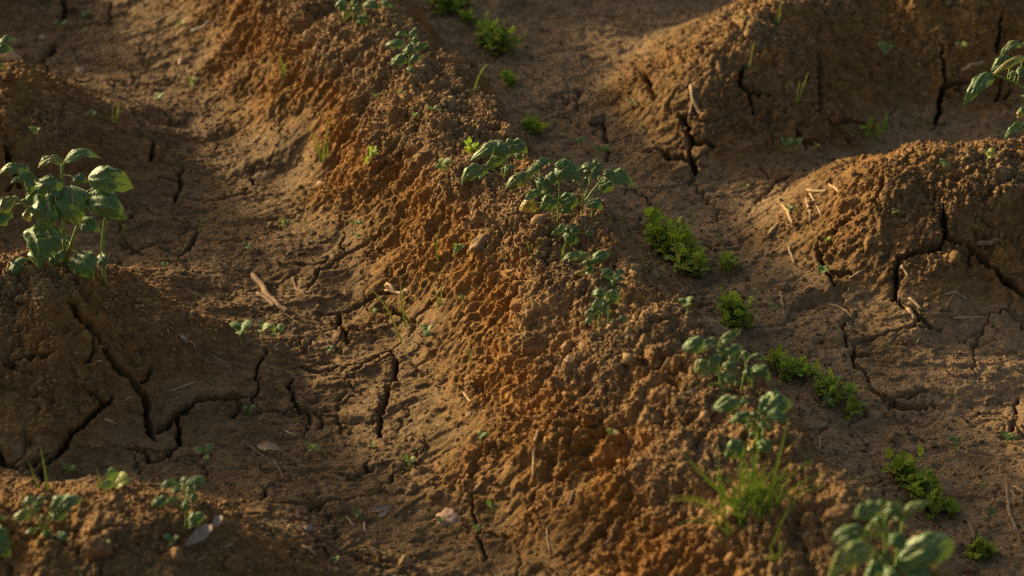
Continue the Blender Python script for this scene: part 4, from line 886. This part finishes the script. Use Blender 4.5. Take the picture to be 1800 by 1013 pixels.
for i, a in enumerate([
 (787,906,44,24,'flat pale pinkish stone on the mud at the bottom',M_PALESTONE,'stone','stone',.9,True),(725,857,16,12,'small grey stone in the lower furrow',M_GREYCLOD,'stone','stone',.9,False),(766,872,28,18,'brown clod between the grey stone and the flat pale stone',M_CLOD),(655,858,34,22,'flattish clod on the mud edge left of the grey stone',M_CLOD),
 (512,919,18,15,'tan pebble on the lower mound, left of its pale neighbour',M_TANCLOD,'pebble','pebble',.9,False),(541,922,18,16,'whitish pebble on the lower mound',M_GREYBIT,'pebble','pebble',.9,False),(712,984,24,38,'upright yellowish clod at the bottom edge',M_TANCLOD),(825,726,18,12,'small pebble on the brown slope of the middle row',M_GREYCLOD,'pebble','pebble',.9,False),
 (1256,574,80,34,'large tan clod half buried on the lower crest',M_TANCLOD),(842,410,50,24,'large pale grey clod set in the crest rim',M_GREYCLOD),(1378,503,20,17,'pale rough clod in the right furrow',M_GREYCLOD),(1266,346,20,14,'grey pebble in the far right furrow',M_GREYCLOD,'pebble','pebble',.9,False),
 (1050,206,34,24,'dark clod at the far end of the right furrow',M_DARKCLOD),(546,42,34,28,'blurred round clod on the far crest at the top',M_TANCLOD),(462,302,42,18,'blurred long clod at the foot of the far flank',M_GREYCLOD),(563,318,16,9,'small white fleck of stone at the foot of the far flank',M_PALESTONE,'pebble','pebble',.9,False),
 (1580,644,11,9,'tiny whitish pebble on the right furrow mud',M_GREYBIT,'pebble','pebble',.9,False),(1000,642,18,12,'pale flat pebble on the crumbly lower crest',M_PALESTONE,'pebble','pebble',.9,False),(1150,492,22,14,'pale clod on the crest right of the tiny seedling',M_TANCLOD),(1275,428,24,16,'dark rounded clod in the right furrow',M_DARKCLOD),
 (172,966,52,46,'large blurred clod at the bottom left',M_CLOD),(412,984,40,46,'blurred clod at the bottom edge left of centre',M_CLOD),(1476,904,60,36,'large brown clod left of the corner potato plant',M_CLOD),(1706,996,30,26,'round smooth clod at the bottom right',M_CLOD),(45,988,44,16,'flat blurred clod in the bottom left corner',M_CLOD),
 (1422,513,16,12,'dark pit-side clod in the right furrow',M_DARKCLOD),(1200,690,18,22,'pale stone standing on the lower rim',M_TANCLOD,'stone','stone',.9,False),(1218,684,12,10,'small white pebble beside the standing pale stone',M_GREYBIT,'pebble','pebble',.9,False),(320,104,16,14,'blurred pale pebble on the far flank at upper left',M_PALESTONE,'pebble','pebble',.9,False),
 (75,66,14,12,'blurred pink pebble at upper left',M_PALESTONE,'pebble','pebble',.9,False),(20,100,44,16,'blurred flat clod at the upper left edge',M_TANCLOD),(140,120,20,14,'blurred pinkish pebble above the dark mound nose',M_PALESTONE,'pebble','pebble',.9,False),(1140,404,34,24,'rounded brown clod left of the largest weed clump',M_CLOD),
 (198,502,16,15,'tan pebble on the slope under the largest potato plant',M_TANCLOD,'pebble','pebble',.9,False),(1065,632,12,9,'small pale pebble on the crest below the curly seedling',M_PALESTONE,'pebble','pebble',.9,False)]):
    u, v, w, h, lab, mat = a[:6]
    stone(u, v, w, h, lab, mat, *(a[6:8] if len(a) > 6 else ()), seed=i, deep=a[8] if len(a) > 8 else None, flat=a[9] if len(a) > 9 else False)

def dry_leaf(parts, label, mat, seed=0, name='dry_leaf'):
    rr = random.Random(7000 + seed); g = ground_at(parts[0][0], parts[0][1]); mb = MB()
    for bu, bv, tu, tv, w in parts:
        B = ground_at(bu, bv); T = ground_at(tu, tv); sc = px_scale(B); nrm = ground_normal(g[0], g[1]) + np.array([rr.uniform(-.2, .2), rr.uniform(-.5, -.1), 0])
        lift = np.array([0, 0, .004])
        leaf_mesh(mb, B - g + lift, T - g + lift * 2, w * .42 * sc, nrm / np.linalg.norm(nrm), arch=rr.uniform(.08, .2), curl=-.3, fold=.15, ripple=.12, rows=11, cols=7, peak=.6, twist=.8, tone=.5, seed=seed)
    o = mb.build(name, mat, None); o.location = tuple(map(float, g)); tag(o, label, 'dry leaf', None); return o
dry_leaf([(452,788,496,800,20)], 'pale curled dry leaf on the mud at lower left', M_STRAW, 1)
dry_leaf([(315,598,331,616,10),(333,606,345,628,7)], 'grey curled leaf flakes on the slope of the left mound', M_GREYBIT, 2)
dry_leaf([(325,960,372,930,26),(370,925,390,915,16)], 'blurred pale dry leaves beside the leggy seedling', M_GREYBIT, 3)
dry_leaf([(648,905,690,898,9),(665,912,688,902,10)], 'twisted grey litter on the mud left of the flat pale stone', M_GREYBIT, 4)
# ---------------------------------------------------------------- light and camera
SUN_AZ = math.radians(-53)     # from +Y towards -X: the low sun stands to the left and a little beyond
SUN_EL = math.radians(14)
world = bpy.data.worlds.new("World"); scene.world = world; world.use_nodes = True
wn = world.node_tree; wn.nodes.clear()
sky = wn.nodes.new('ShaderNodeTexSky'); sky.sky_type = 'NISHITA'; sky.sun_disc = False
sky.sun_elevation = SUN_EL; sky.sun_rotation = SUN_AZ; sky.air_density = 1.0; sky.dust_density = 6.0; sky.ozone_density = 0.4
bg = wn.nodes.new('ShaderNodeBackground'); bg.inputs[1].default_value = 0.12
wo = wn.nodes.new('ShaderNodeOutputWorld')
wn.links.new(sky.outputs[0], bg.inputs[0]); wn.links.new(bg.outputs[0], wo.inputs[0])
sd = bpy.data.lights.new('sun', 'SUN'); sd.energy = 5.0; sd.angle = math.radians(4.5); sd.color = (1.0, 0.80, 0.44)
so = bpy.data.objects.new('sun', sd); col.objects.link(so)
tosun = Vector((math.sin(SUN_AZ) * math.cos(SUN_EL), math.cos(SUN_AZ) * math.cos(SUN_EL), math.sin(SUN_EL)))
so.rotation_euler = tosun.to_track_quat('Z', 'Y').to_euler()
cd = bpy.data.cameras.new('camera'); co_ = bpy.data.objects.new('camera', cd); col.objects.link(co_)
co_.location = tuple(CAM); co_.rotation_euler = (math.radians(60), 0, 0)
cd.sensor_width = 36; cd.lens = 18 / math.tan(HFOV / 2); cd.clip_start = 0.05; cd.clip_end = 500
cd.dof.use_dof = True; cd.dof.focus_distance = 3.28; cd.dof.aperture_fstop = 3.9
scene.camera = co_
vs = scene.view_settings; vs.view_transform = 'Standard'; vs.look = 'None'; vs.gamma = 1; vs.exposure = 0.93
scene.cycles.use_denoising = False
scene.cycles.sample_clamp_indirect = 2.0; scene.cycles.sample_clamp_direct = 5.0; scene.cycles.max_bounces = 6; scene.cycles.transparent_max_bounces = 6
